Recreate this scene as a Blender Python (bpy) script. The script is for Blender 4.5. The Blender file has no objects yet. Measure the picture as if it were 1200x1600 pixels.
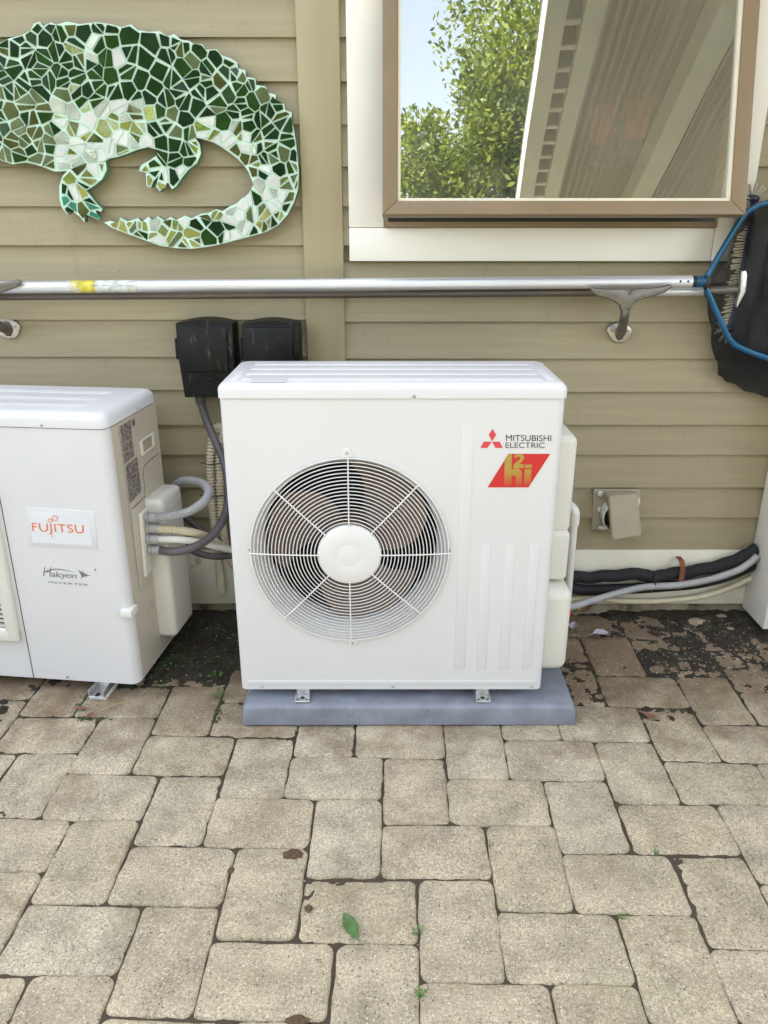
import bpy, bmesh, math, random
import numpy as np
from mathutils import Vector, Matrix, noise as mnoise
R = math.radians
random.seed(7)
sc = bpy.context.scene
C = sc.collection

# ------------------------------------------------------------------ camera
CAM_H, PITCH, FPX = 1.32, R(20.9), 1200.0
cam_d = bpy.data.cameras.new('camera')
cam = bpy.data.objects.new('camera', cam_d)
C.objects.link(cam)
cam.location = (0, 0, CAM_H)
cam.rotation_euler = (R(90) - PITCH, 0, 0)
cam_d.sensor_fit = 'VERTICAL'
cam_d.sensor_height = 36.0
cam_d.sensor_width = 27.0
cam_d.lens = 36.0 * FPX / 1600.0
cam_d.clip_start = 0.05
cam_d.clip_end = 500
sc.camera = cam

# ------------------------------------------------------------------ world, sun, exposure
SUN_EL, SUN_AZ = R(43), R(-28)          # the sun stands behind the house, a little to the left
w = bpy.data.worlds.new('World'); sc.world = w; w.use_nodes = True
nt = w.node_tree; nt.nodes.clear()
sky = nt.nodes.new('ShaderNodeTexSky'); sky.sky_type = 'NISHITA'; sky.sun_disc = False
sky.sun_elevation = SUN_EL; sky.sun_rotation = SUN_AZ
sky.air_density = 1.0; sky.dust_density = 2.5; sky.ozone_density = 1.0
hs = nt.nodes.new('ShaderNodeHueSaturation'); hs.inputs['Saturation'].default_value = 0.40
bg = nt.nodes.new('ShaderNodeBackground'); bg.inputs['Strength'].default_value = 0.15
wo = nt.nodes.new('ShaderNodeOutputWorld')
nt.links.new(sky.outputs[0], hs.inputs['Color']); nt.links.new(hs.outputs[0], bg.inputs['Color'])
nt.links.new(bg.outputs[0], wo.inputs['Surface'])
sun_d = bpy.data.lights.new('sun', 'SUN'); sun_d.energy = 4.0; sun_d.angle = R(0.5); sun_d.color = (1, .95, .87)
sun = bpy.data.objects.new('sun', sun_d); C.objects.link(sun)
sd = Vector((math.sin(SUN_AZ) * math.cos(SUN_EL), math.cos(SUN_AZ) * math.cos(SUN_EL), math.sin(SUN_EL)))
sun.rotation_euler = sd.to_track_quat('Z', 'Y').to_euler()
sun.location = (-2, 6, 8)
vs = sc.view_settings
vs.view_transform = 'Standard'; vs.look = 'None'; vs.gamma = 1.0; vs.exposure = 2.72; vs.use_curve_mapping = False
sc.render.engine = 'CYCLES'
sc.cycles.max_bounces = 10; sc.cycles.diffuse_bounces = 5; sc.cycles.glossy_bounces = 5
sc.cycles.transparent_max_bounces = 16

# ------------------------------------------------------------------ measuring helpers
cp, sp = math.cos(PITCH), math.sin(PITCH)
EYE = Vector((0, 0, CAM_H))
def ray(px, py):
    u, v = (px - 600) / FPX, (py - 800) / FPX
    return Vector((u, cp - v * sp, -sp - v * cp))
def onY(px, py, Y):
    d = ray(px, py); return EYE + d * (Y / d.y)
def onZ(px, py, Z=0.0):
    d = ray(px, py); return EYE + d * ((Z - CAM_H) / d.z)
def onP(px, py, p0, n):
    d = ray(px, py); return EYE + d * ((p0 - EYE).dot(n) / d.dot(n))

# ------------------------------------------------------------------ mesh helpers
def new_bm(): return bmesh.new()
def append(bm, bm2):
    me = bpy.data.meshes.new('tmp'); bm2.to_mesh(me); bm2.free(); bm.from_mesh(me); bpy.data.meshes.remove(me)
def box(bm, x0, x1, y0, y1, z0, z1, bev=0.0, seg=2, M=None):
    b = bmesh.new()
    bmesh.ops.create_cube(b, size=1.0)
    for v in b.verts:
        v.co = Vector(((x0 + x1) / 2 + v.co.x * (x1 - x0), (y0 + y1) / 2 + v.co.y * (y1 - y0), (z0 + z1) / 2 + v.co.z * (z1 - z0)))
    if bev > 0:
        bmesh.ops.bevel(b, geom=list(b.edges), offset=bev, segments=seg, profile=0.5, affect='EDGES')
    if M is not None: bmesh.ops.transform(b, matrix=M, verts=b.verts)
    append(bm, b)
def poly(bm, pts):
    return bm.faces.new([bm.verts.new(p) for p in pts])
def extrude_poly(bm, pts, vec, bev=0.0, seg=2):
    b = bmesh.new()
    vec = Vector(vec)
    a = [b.verts.new(p) for p in pts]
    c = [b.verts.new(Vector(p) + vec) for p in pts]
    f0 = b.faces.new(a); f1 = b.faces.new(c[::-1])
    n = len(a)
    for i in range(n):
        b.faces.new((a[i], c[i], c[(i + 1) % n], a[(i + 1) % n]))
    bmesh.ops.recalc_face_normals(b, faces=b.faces)
    if bev > 0:
        es = [e for e in b.edges if (e.verts[0] in a and e.verts[1] in a) or (e.verts[0] in c and e.verts[1] in c)]
        bmesh.ops.bevel(b, geom=es, offset=bev, segments=seg, profile=0.5, affect='EDGES')
    append(bm, b)
def catmull(pts, k=8):
    P = [Vector(p) for p in pts]
    if len(P) < 3: return [P[0].lerp(P[1], t / k) for t in range(k + 1)]
    P = [2 * P[0] - P[1]] + P + [2 * P[-1] - P[-2]]
    out = []
    for i in range(1, len(P) - 2):
        p0, p1, p2, p3 = P[i - 1:i + 3]
        for s in range(k):
            t = s / k
            out.append(.5 * ((2 * p1) + (p2 - p0) * t + (2 * p0 - 5 * p1 + 4 * p2 - p3) * t * t + (3 * p1 - p0 - 3 * p2 + p3) * t ** 3))
    out.append(P[-2])
    return out
def tube(bm, pts, r, n=10, closed=False, caps=True):
    P = [Vector(p) for p in pts]
    m = len(P)
    rr = r if isinstance(r, (list, tuple)) else [r] * m
    tang = []
    for i in range(m):
        if closed: t = P[(i + 1) % m] - P[i - 1]
        else: t = P[min(i + 1, m - 1)] - P[max(i - 1, 0)]
        tang.append(t.normalized())
    up = Vector((0, 0, 1)) if abs(tang[0].z) < .9 else Vector((1, 0, 0))
    nrm = (up - tang[0] * up.dot(tang[0])).normalized()
    rings = []
    for i in range(m):
        t = tang[i]
        nrm = (nrm - t * nrm.dot(t)).normalized()
        bi = t.cross(nrm)
        rings.append([bm.verts.new(P[i] + (nrm * math.cos(2 * math.pi * k / n) + bi * math.sin(2 * math.pi * k / n)) * rr[i]) for k in range(n)])
    rng = range(m) if closed else range(m - 1)
    for i in rng:
        a, b = rings[i], rings[(i + 1) % m]
        for k in range(n):
            bm.faces.new((a[k], b[k], b[(k + 1) % n], a[(k + 1) % n]))
    if caps and not closed:
        bm.faces.new(rings[0]); bm.faces.new(rings[-1][::-1])
def resample(pts, step):
    P = [Vector(p) for p in pts]; out = [P[0]]; acc = 0
    for a, b in zip(P, P[1:]):
        L = (b - a).length; d = step - acc
        while d <= L:
            out.append(a.lerp(b, d / L)); d += step
        acc = L - (d - step)
    return out
def ribbed(bm, pts, r, pitch=.006, amp=.0012, n=10):
    q = resample(catmull(pts, 10), pitch / 3)
    tube(bm, q, [r + (amp if i % 3 == 0 else (-amp if i % 3 == 1 else 0)) for i in range(len(q))], n)
def lathe(bm, prof, center, axis='Y', n=48):
    c = Vector(center); rings = []
    for r, h in prof:
        ring = []
        for k in range(n):
            a = 2 * math.pi * k / n
            if axis == 'Y': p = Vector((r * math.cos(a), h, r * math.sin(a)))
            elif axis == 'Z': p = Vector((r * math.cos(a), r * math.sin(a), h))
            else: p = Vector((h, r * math.cos(a), r * math.sin(a)))
            ring.append(bm.verts.new(c + p))
        rings.append(ring)
    for a, b in zip(rings, rings[1:]):
        for k in range(n):
            bm.faces.new((a[k], a[(k + 1) % n], b[(k + 1) % n], b[k]))
    return rings
def ball(bm, c, r, sx=1, sy=1, sz=1, seg=12, rings=8):
    bmesh.ops.create_uvsphere(bm, u_segments=seg, v_segments=rings, radius=1.0,
        matrix=Matrix.Translation(c) @ Matrix.Diagonal((r * sx, r * sy, r * sz, 1)))
def round_rect(x0, x1, y0, y1, r, n=6):
    pts = []
    for cx, cy, a0 in ((x1 - r, y1 - r, 0), (x0 + r, y1 - r, 90), (x0 + r, y0 + r, 180), (x1 - r, y0 + r, 270)):
        for k in range(n + 1):
            a = R(a0 + 90 * k / n)
            pts.append((cx + r * math.cos(a), cy + r * math.sin(a)))
    return pts
def rr_loft(bm, levels, n=6, cap0=True, cap1=True):
    # levels: (x0,x1,y0,y1,r,z)
    rings = []
    for x0, x1, y0, y1, r, z in levels:
        rings.append([bm.verts.new((x, y, z)) for x, y in round_rect(x0, x1, y0, y1, r, n)])
    m = len(rings[0])
    for a, b in zip(rings, rings[1:]):
        for k in range(m):
            bm.faces.new((a[k], a[(k + 1) % m], b[(k + 1) % m], b[k]))
    if cap0: bm.faces.new(rings[0][::-1])
    if cap1: bm.faces.new(rings[-1])
    return rings
def obj(name, bm, m, parent=None, smooth=35, fix=True):
    me = bpy.data.meshes.new(name)
    if fix: bmesh.ops.recalc_face_normals(bm, faces=bm.faces)
    bm.to_mesh(me); bm.free()
    if smooth:
        me.shade_smooth(); me.set_sharp_from_angle(angle=R(smooth))
    me.materials.append(m)
    o = bpy.data.objects.new(name, me); C.objects.link(o)
    if parent is not None: o.parent = parent
    return o
def share(name, me, parent=None):
    o = bpy.data.objects.new(name, me); C.objects.link(o)
    if parent is not None: o.parent = parent
    return o
def tag(o, label=None, cat=None, group=None, kind=None):
    if label: o['label'] = label
    if cat: o['category'] = cat
    if group: o['group'] = group
    if kind: o['kind'] = kind
    return o
def empty(name, loc=(0, 0, 0), rz=0.0):
    o = bpy.data.objects.new(name, None); C.objects.link(o)
    o.empty_display_size = .1; o.location = loc; o.rotation_euler = (0, 0, rz)
    return o
def text_mesh(s, offset=0.0, shear=0.0, spacing=1.0):
    cu = bpy.data.curves.new('t', 'FONT'); cu.body = s; cu.offset = offset; cu.shear = shear; cu.space_character = spacing
    cu.resolution_u = 6
    o = bpy.data.objects.new('t', cu); C.objects.link(o)
    dg = bpy.context.evaluated_depsgraph_get(); dg.update()
    me = bpy.data.meshes.new_from_object(o.evaluated_get(dg))
    bpy.data.objects.remove(o); bpy.data.curves.remove(cu)
    return me
def lettering(s, tl, tr, bl, y, m, parent, name='lettering', offset=0.0, shear=0.0, spacing=1.0):
    """text laid on a front face: corners are (x,z) pairs in the parent's frame, y the face's depth"""
    me = text_mesh(s, offset, shear, spacing)
    co = np.array([v.co[:2] for v in me.vertices]); mn, mx = co.min(0), co.max(0)
    tl, tr, bl = Vector(tl), Vector(tr), Vector(bl)
    for v in me.vertices:
        u = (v.co.x - mn[0]) / (mx[0] - mn[0]); t = (mx[1] - v.co.y) / (mx[1] - mn[1])
        p = tl + (tr - tl) * u + (bl - tl) * t
        v.co = Vector((p.x, y, p.y))
    me.name = name
    me.materials.clear(); me.materials.append(m)
    o = bpy.data.objects.new(name, me); C.objects.link(o); o.parent = parent
    return o

# ------------------------------------------------------------------ materials
def mat(name, col, rough=.5, metal=0.0, var=.12, vscale=6.0, bump=0.0, bscale=200.0, dirt=None, dscale=30.0, dlow=.6, dstretch=None, spec=.5, coat=0.0, stretch=None):
    m = bpy.data.materials.new(name); m.use_nodes = True
    t = m.node_tree; b = t.nodes['Principled BSDF']; L = t.links.new
    g = t.nodes.new('ShaderNodeNewGeometry')
    src = g.outputs['Position']
    if stretch:
        mp = t.nodes.new('ShaderNodeMapping'); mp.inputs['Scale'].default_value = stretch
        L(src, mp.inputs['Vector']); src = mp.outputs[0]
    n = t.nodes.new('ShaderNodeTexNoise'); n.inputs['Scale'].default_value = vscale; n.inputs['Detail'].default_value = 5
    L(src, n.inputs['Vector'])
    r = t.nodes.new('ShaderNodeMapRange'); r.inputs[1].default_value = .3; r.inputs[2].default_value = .7
    r.inputs[3].default_value = 1 - var; r.inputs[4].default_value = 1 + var
    L(n.outputs['Fac'], r.inputs[0])
    mx = t.nodes.new('ShaderNodeVectorMath'); mx.operation = 'SCALE'; mx.inputs[0].default_value = col[:3]
    L(r.outputs[0], mx.inputs['Scale'])
    out = mx.outputs[0]
    if dirt:
        n2 = t.nodes.new('ShaderNodeTexNoise'); n2.inputs['Scale'].default_value = dscale; n2.inputs['Detail'].default_value = 8; n2.inputs['Roughness'].default_value = .65
        d_src = g.outputs['Position']
        if dstretch:
            mp2 = t.nodes.new('ShaderNodeMapping'); mp2.inputs['Scale'].default_value = dstretch; L(d_src, mp2.inputs['Vector']); d_src = mp2.outputs[0]
        L(d_src, n2.inputs['Vector'])
        r2 = t.nodes.new('ShaderNodeMapRange'); r2.inputs[1].default_value = dlow; r2.inputs[2].default_value = dlow + .13
        L(n2.outputs['Fac'], r2.inputs[0])
        m2 = t.nodes.new('ShaderNodeMix'); m2.data_type = 'RGBA'
        L(r2.outputs[0], m2.inputs[0]); L(out, m2.inputs[6]); m2.inputs[7].default_value = (*dirt, 1)
        out = m2.outputs[2]
    L(out, b.inputs['Base Color'])
    r3 = t.nodes.new('ShaderNodeMapRange'); r3.inputs[3].default_value = max(0, rough - .08); r3.inputs[4].default_value = min(1, rough + .08)
    L(n.outputs['Fac'], r3.inputs[0]); L(r3.outputs[0], b.inputs['Roughness'])
    b.inputs['Metallic'].default_value = metal
    b.inputs['Specular IOR Level'].default_value = spec
    b.inputs['Coat Weight'].default_value = coat
    if bump > 0:
        n3 = t.nodes.new('ShaderNodeTexNoise'); n3.inputs['Scale'].default_value = bscale; n3.inputs['Detail'].default_value = 4
        L(src, n3.inputs['Vector'])
        bp = t.nodes.new('ShaderNodeBump'); bp.inputs['Strength'].default_value = bump; bp.inputs['Distance'].default_value = .002
        L(n3.outputs['Fac'], bp.inputs['Height']); L(bp.outputs[0], b.inputs['Normal'])
    return m
M = {}
M['siding'] = mat('siding_paint', (.335, .282, .172), .5, var=.07, vscale=4, bump=.35, bscale=45, dirt=(.29, .238, .155), dscale=7, dlow=.60, dstretch=(3, 3, .5), stretch=(.8, 1, 14))
M['cornerb'] = mat('corner_paint', (.365, .31, .185), .5, var=.07, vscale=5, bump=.2, bscale=60, stretch=(3, 1, .3))
M['white_trim'] = mat('white_trim_paint', (.86, .81, .73), .45, var=.04, vscale=4, bump=.15, bscale=50, dirt=(.55, .50, .40), dscale=14, dlow=.66)
M['skirt'] = mat('skirt_paint', (.80, .75, .63), .5, var=.07, vscale=6, bump=.25, bscale=60, dirt=(.30, .24, .15), dscale=12, dlow=.60)
M['sash'] = mat('sash_brown_paint', (.225, .155, .085), .45, var=.07, vscale=8, bump=.12, bscale=80)
M['sash_lt'] = mat('cream_frame_paint', (.70, .63, .48), .45, var=.05)
M['concrete'] = mat('foundation_concrete', (.30, .25, .18), .9, var=.25, vscale=12, bump=.6, bscale=70, dirt=(.06, .05, .035), dscale=9, dlow=.5)
M['enamel'] = mat('white_enamel', (.70, .682, .682), .33, var=.015, vscale=3, bump=.05, bscale=500)
M['enamel_old'] = mat('aged_white_enamel', (.69, .675, .685), .38, var=.03, vscale=4, bump=.05, bscale=500, dirt=(.55, .50, .42), dscale=22, dlow=.73)
M['ivory'] = mat('ivory_plastic', (.73, .70, .63), .42, var=.03, vscale=6, dirt=(.50, .43, .32), dscale=20, dlow=.72)
M['beige'] = mat('beige_side_enamel', (.55, .49, .395), .4, var=.06, vscale=5, dirt=(.33, .27, .20), dscale=10, dlow=.64)
M['guard'] = mat('guard_enamel', (.76, .74, .72), .35, var=.03)
M['rust'] = mat('rust', (.20, .07, .03), .85, var=.35, vscale=60, bump=.4, bscale=300)
M['blade'] = mat('fan_blade_plastic', (.14, .090, .068), .33, var=.12, vscale=9)
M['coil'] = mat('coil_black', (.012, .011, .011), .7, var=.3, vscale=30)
M['pad'] = mat('pad_plastic', (.215, .230, .270), .5, var=.18, vscale=16, bump=.7, bscale=140, dirt=(.13, .13, .15), dscale=26, dlow=.62)
M['galv'] = mat('galvanised_steel', (.62, .62, .62), .38, metal=.85, var=.15, vscale=60)
M['screw'] = mat('screw_steel', (.55, .52, .48), .35, metal=.9, var=.2, vscale=80)
M['black'] = mat('black_plastic', (.007, .007, .007), .5, var=.5, vscale=14, bump=.25, bscale=80, dirt=(.12, .11, .10), dscale=10, dlow=.60, dstretch=(5, 5, .7), spec=.28)
M['foam'] = mat('black_foam', (.012, .012, .014), .75, var=.4, vscale=40, bump=.5, bscale=160, dirt=(.07, .06, .05), dscale=45, dlow=.68)
M['cond_dk'] = mat('dark_grey_conduit', (.11, .095, .105), .42, var=.15, vscale=20, dirt=(.24, .22, .20), dscale=50, dlow=.68)
M['cond_gr'] = mat('grey_conduit', (.38, .37, .37), .4, var=.10, vscale=20, dirt=(.22, .20, .18), dscale=40, dlow=.66)
M['hose'] = mat('cream_hose', (.66, .58, .42), .5, var=.10, vscale=20, dirt=(.30, .24, .16), dscale=45, dlow=.70)
M['pvc'] = mat('white_pvc', (.74, .72, .66), .35, var=.04, vscale=15, dirt=(.35, .30, .2), dscale=40, dlow=.72)
M['alu'] = mat('anodised_aluminium', (.74, .74, .77), .42, metal=.6, var=.08, vscale=8, stretch=(.2, 4, 4))
M['alu_dk'] = mat('shaded_tube', (.16, .135, .12), .42, metal=.45, var=.25, vscale=10, stretch=(.3, 4, 4))  # dark tone puts shade and reflection into the brush pole's metal
M['blue'] = mat('blue_plastic', (.006, .075, .17), .35, var=.12, vscale=15)
M['purple'] = mat('purple_plastic', (.016, .011, .05), .4, var=.12, vscale=15)
M['bristle'] = mat('bristles', (.46, .41, .31), .6, var=.12, vscale=40)
M['pewter'] = mat('cast_pewter', (.20, .185, .165), .42, metal=.8, var=.25, vscale=25, bump=.3, bscale=90, dirt=(.09, .08, .07), dscale=25, dlow=.58)
M['pewter_lt'] = mat('worn_pewter', (.50, .46, .41), .38, metal=.8, var=.25, vscale=25, bump=.2, bscale=90)
M['grout'] = mat('mint_grout', (.55, .72, .60), .8, var=.10, vscale=30, bump=.5, bscale=160)
M['grout_edge'] = mat('green_board_edge', (.10, .22, .13), .7, var=.25, vscale=25, bump=.3, bscale=80)
M['tan_plastic'] = mat('tan_plastic', (.40, .355, .26), .5, var=.06, vscale=15, dirt=(.26, .22, .16), dscale=20, dlow=.65)
M['red_print'] = mat('red_print', (.58, .015, .018), .35, var=.02)
M['pink_red'] = mat('emblem_red', (.68, .045, .06), .35, var=.02)
M['ink'] = mat('black_print', (.018, .014, .012), .4, var=.02)
M['orange'] = mat('orange_print', (.80, .17, .045), .4, var=.04)
M['grey_print'] = mat('grey_print', (.20, .19, .205), .4, var=.04)
M['silverlabel'] = mat('silver_label', (.73, .74, .77), .33, metal=.0, var=.03)
M['soil'] = mat('dark_soil', (.027, .020, .012), .95, var=.5, vscale=45, bump=1.0, bscale=140, dirt=(.045, .05, .022), dscale=14, dlow=.52)
M['moss'] = mat('moss_green', (.040, .062, .014), .95, var=.4, vscale=120)
M['weed'] = mat('weed_leaf', (.09, .20, .04), .6, var=.2, vscale=90)
M['leafg'] = mat('green_leaf', (.06, .14, .03), .5, var=.3, vscale=60)
M['leafb'] = mat('dry_leaf', (.20, .085, .05), .7, var=.35, vscale=70)
M['leafy'] = mat('pale_dry_leaf', (.42, .28, .12), .7, var=.3, vscale=60)
M['leafl'] = mat('bleached_leaf', (.46, .40, .44), .75, var=.25, vscale=60)
M['stone'] = mat('pebble', (.34, .26, .19), .85, var=.3, vscale=60, bump=.5, bscale=120)
M['mud'] = mat('mud_brown', (.10, .06, .032), .95, var=.4, vscale=120, bump=.8, bscale=300)
M['grass'] = mat('lawn', (.07, .085, .035), .95, var=.45, vscale=3, bump=.6, bscale=60)
M['sand'] = mat('joint_sand', (.055, .043, .028), .98, var=.5, vscale=50, bump=.8, bscale=200)
M['bark'] = mat('bark', (.10, .075, .05), .9, var=.3, vscale=14, bump=.8, bscale=30)
M['roof'] = mat('roof_shingle', (.10, .095, .09), .9, var=.25, vscale=9)
M['cream_beam'] = mat('cream_beam_paint', (.86, .82, .70), .5, var=.06, vscale=5)
M['corrug_old'] = mat('corrugated_sheet', (.34, .32, .28), .45, var=.15, vscale=5)
def sheet_mat():
    m = bpy.data.materials.new('translucent_sheet'); m.use_nodes = True
    t = m.node_tree; t.nodes.clear(); L = t.links.new
    o = t.nodes.new('ShaderNodeOutputMaterial'); mx = t.nodes.new('ShaderNodeMixShader'); mx.inputs[0].default_value = .20
    d = t.nodes.new('ShaderNodeBsdfPrincipled'); d.inputs['Base Color'].default_value = (.40, .36, .29, 1); d.inputs['Roughness'].default_value = .4
    tl = t.nodes.new('ShaderNodeBsdfTranslucent'); tl.inputs['Color'].default_value = (.72, .67, .55, 1)
    L(d.outputs[0], mx.inputs[1]); L(tl.outputs[0], mx.inputs[2]); L(mx.outputs[0], o.inputs['Surface'])
    return m
M['corrug'] = sheet_mat()
M['room'] = mat('room_plaster', (.45, .40, .33), .9, var=.05)
M['redcloth'] = mat('red_cloth', (.85, .035, .03), .7, var=.1)
M['navycloth'] = mat('navy_cloth', (.03, .04, .12), .7, var=.1)
M['jar'] = mat('jar_ceramic', (.40, .44, .30), .35, var=.1)

def glass_mat():
    m = bpy.data.materials.new('window_glass'); m.use_nodes = True
    t = m.node_tree; t.nodes.clear(); L = t.links.new
    o = t.nodes.new('ShaderNodeOutputMaterial'); mx = t.nodes.new('ShaderNodeMixShader')
    tr = t.nodes.new('ShaderNodeBsdfTransparent'); tr.inputs[0].default_value = (.82, .86, .82, 1)
    gl = t.nodes.new('ShaderNodeBsdfGlossy'); gl.inputs['Roughness'].default_value = .0; gl.inputs['Color'].default_value = (.95, 1, .97, 1)
    fr = t.nodes.new('ShaderNodeFresnel'); fr.inputs['IOR'].default_value = 4.6
    n = t.nodes.new('ShaderNodeTexNoise'); n.inputs['Scale'].default_value = 2.2; n.inputs['Detail'].default_value = 1
    g = t.nodes.new('ShaderNodeNewGeometry'); L(g.outputs['Position'], n.inputs['Vector'])
    bp = t.nodes.new('ShaderNodeBump'); bp.inputs['Strength'].default_value = .12; bp.inputs['Distance'].default_value = .01
    L(n.outputs['Fac'], bp.inputs['Height']); L(bp.outputs[0], gl.inputs['Normal'])
    df = t.nodes.new('ShaderNodeBsdfDiffuse'); df.inputs['Color'].default_value = (.75, .72, .62, 1)      # film of dust that also puts haze over the reflection
    nd = t.nodes.new('ShaderNodeTexNoise'); nd.inputs['Scale'].default_value = 5; nd.inputs['Detail'].default_value = 6; L(g.outputs['Position'], nd.inputs['Vector'])
    rd = t.nodes.new('ShaderNodeMapRange'); rd.inputs[1].default_value = .3; rd.inputs[2].default_value = .75; rd.inputs[3].default_value = .03; rd.inputs[4].default_value = .09; L(nd.outputs['Fac'], rd.inputs[0])
    m3 = t.nodes.new('ShaderNodeMixShader'); L(rd.outputs[0], m3.inputs[0])
    L(fr.outputs[0], mx.inputs[0]); L(tr.outputs[0], mx.inputs[1]); L(gl.outputs[0], mx.inputs[2]); L(mx.outputs[0], m3.inputs[1]); L(df.outputs[0], m3.inputs[2]); L(m3.outputs[0], o.inputs['Surface'])
    return m
M['glass'] = glass_mat()
def net_mat():
    m = bpy.data.materials.new('net_mesh'); m.use_nodes = True
    t = m.node_tree; t.nodes.clear(); L = t.links.new
    o = t.nodes.new('ShaderNodeOutputMaterial'); mx = t.nodes.new('ShaderNodeMixShader')
    tr = t.nodes.new('ShaderNodeBsdfTransparent')
    d = t.nodes.new('ShaderNodeBsdfPrincipled'); d.inputs['Base Color'].default_value = (.005, .006, .009, 1); d.inputs['Roughness'].default_value = .55
    g = t.nodes.new('ShaderNodeNewGeometry')
    n = t.nodes.new('ShaderNodeTexNoise'); n.inputs['Scale'].default_value = 25; L(g.outputs['Position'], n.inputs['Vector'])
    r = t.nodes.new('ShaderNodeMapRange'); r.inputs[3].default_value = .50; r.inputs[4].default_value = .88; L(n.outputs['Fac'], r.inputs[0])
    L(r.outputs[0], mx.inputs[0]); L(tr.outputs[0], mx.inputs[1]); L(d.outputs[0], mx.inputs[2]); L(mx.outputs[0], o.inputs['Surface'])
    return m
M['net'] = net_mat()
def leaf_mat(name, c1, c2):
    m = bpy.data.materials.new(name); m.use_nodes = True
    t = m.node_tree; t.nodes.clear(); L = t.links.new
    o = t.nodes.new('ShaderNodeOutputMaterial'); mx = t.nodes.new('ShaderNodeMixShader'); mx.inputs[0].default_value = .45
    d = t.nodes.new('ShaderNodeBsdfPrincipled'); d.inputs['Roughness'].default_value = .5
    tl = t.nodes.new('ShaderNodeBsdfTranslucent')
    g = t.nodes.new('ShaderNodeNewGeometry'); n = t.nodes.new('ShaderNodeTexNoise'); n.inputs['Scale'].default_value = 3.0; n.inputs['Detail'].default_value = 6
    L(g.outputs['Position'], n.inputs['Vector'])
    cr = t.nodes.new('ShaderNodeValToRGB'); cr.color_ramp.elements[0].color = (*c1, 1); cr.color_ramp.elements[1].color = (*c2, 1)
    cr.color_ramp.elements[0].position = .35; cr.color_ramp.elements[1].position = .65
    L(n.outputs['Fac'], cr.inputs[0]); L(cr.outputs[0], d.inputs['Base Color']); L(cr.outputs[0], tl.inputs['Color'])
    L(d.outputs[0], mx.inputs[1]); L(tl.outputs[0], mx.inputs[2]); L(mx.outputs[0], o.inputs['Surface'])
    return m
M['leaves'] = leaf_mat('tree_leaves', (.035, .080, .010), (.26, .29, .03))
def tile_mat(name, col, rough, metal, var=.25):
    m = mat(name, col, rough, metal, var=var, vscale=22, bump=.10, bscale=40, spec=.3)
    return m
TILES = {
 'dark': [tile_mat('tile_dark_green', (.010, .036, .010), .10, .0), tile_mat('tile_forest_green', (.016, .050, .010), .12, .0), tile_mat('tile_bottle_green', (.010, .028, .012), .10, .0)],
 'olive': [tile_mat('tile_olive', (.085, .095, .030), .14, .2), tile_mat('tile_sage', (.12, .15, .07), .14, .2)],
 'mirror': [tile_mat('tile_mirror', (.86, .87, .85), .06, 1.0, .06), tile_mat('tile_pale_reflection', (.74, .75, .72), .08, .2, .08), tile_mat('tile_white_reflection', (.66, .67, .64), .10, .1, .1), tile_mat('tile_pearl_reflection', (.52, .55, .50), .12, .3, .25)],  # tones after the first imitate bright reflections in mirror shards
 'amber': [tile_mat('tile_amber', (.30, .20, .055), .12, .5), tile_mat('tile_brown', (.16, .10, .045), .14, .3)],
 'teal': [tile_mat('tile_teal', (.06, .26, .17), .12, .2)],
 'pink': [tile_mat('tile_pink', (.50, .08, .14), .12, .2)],
}
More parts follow.
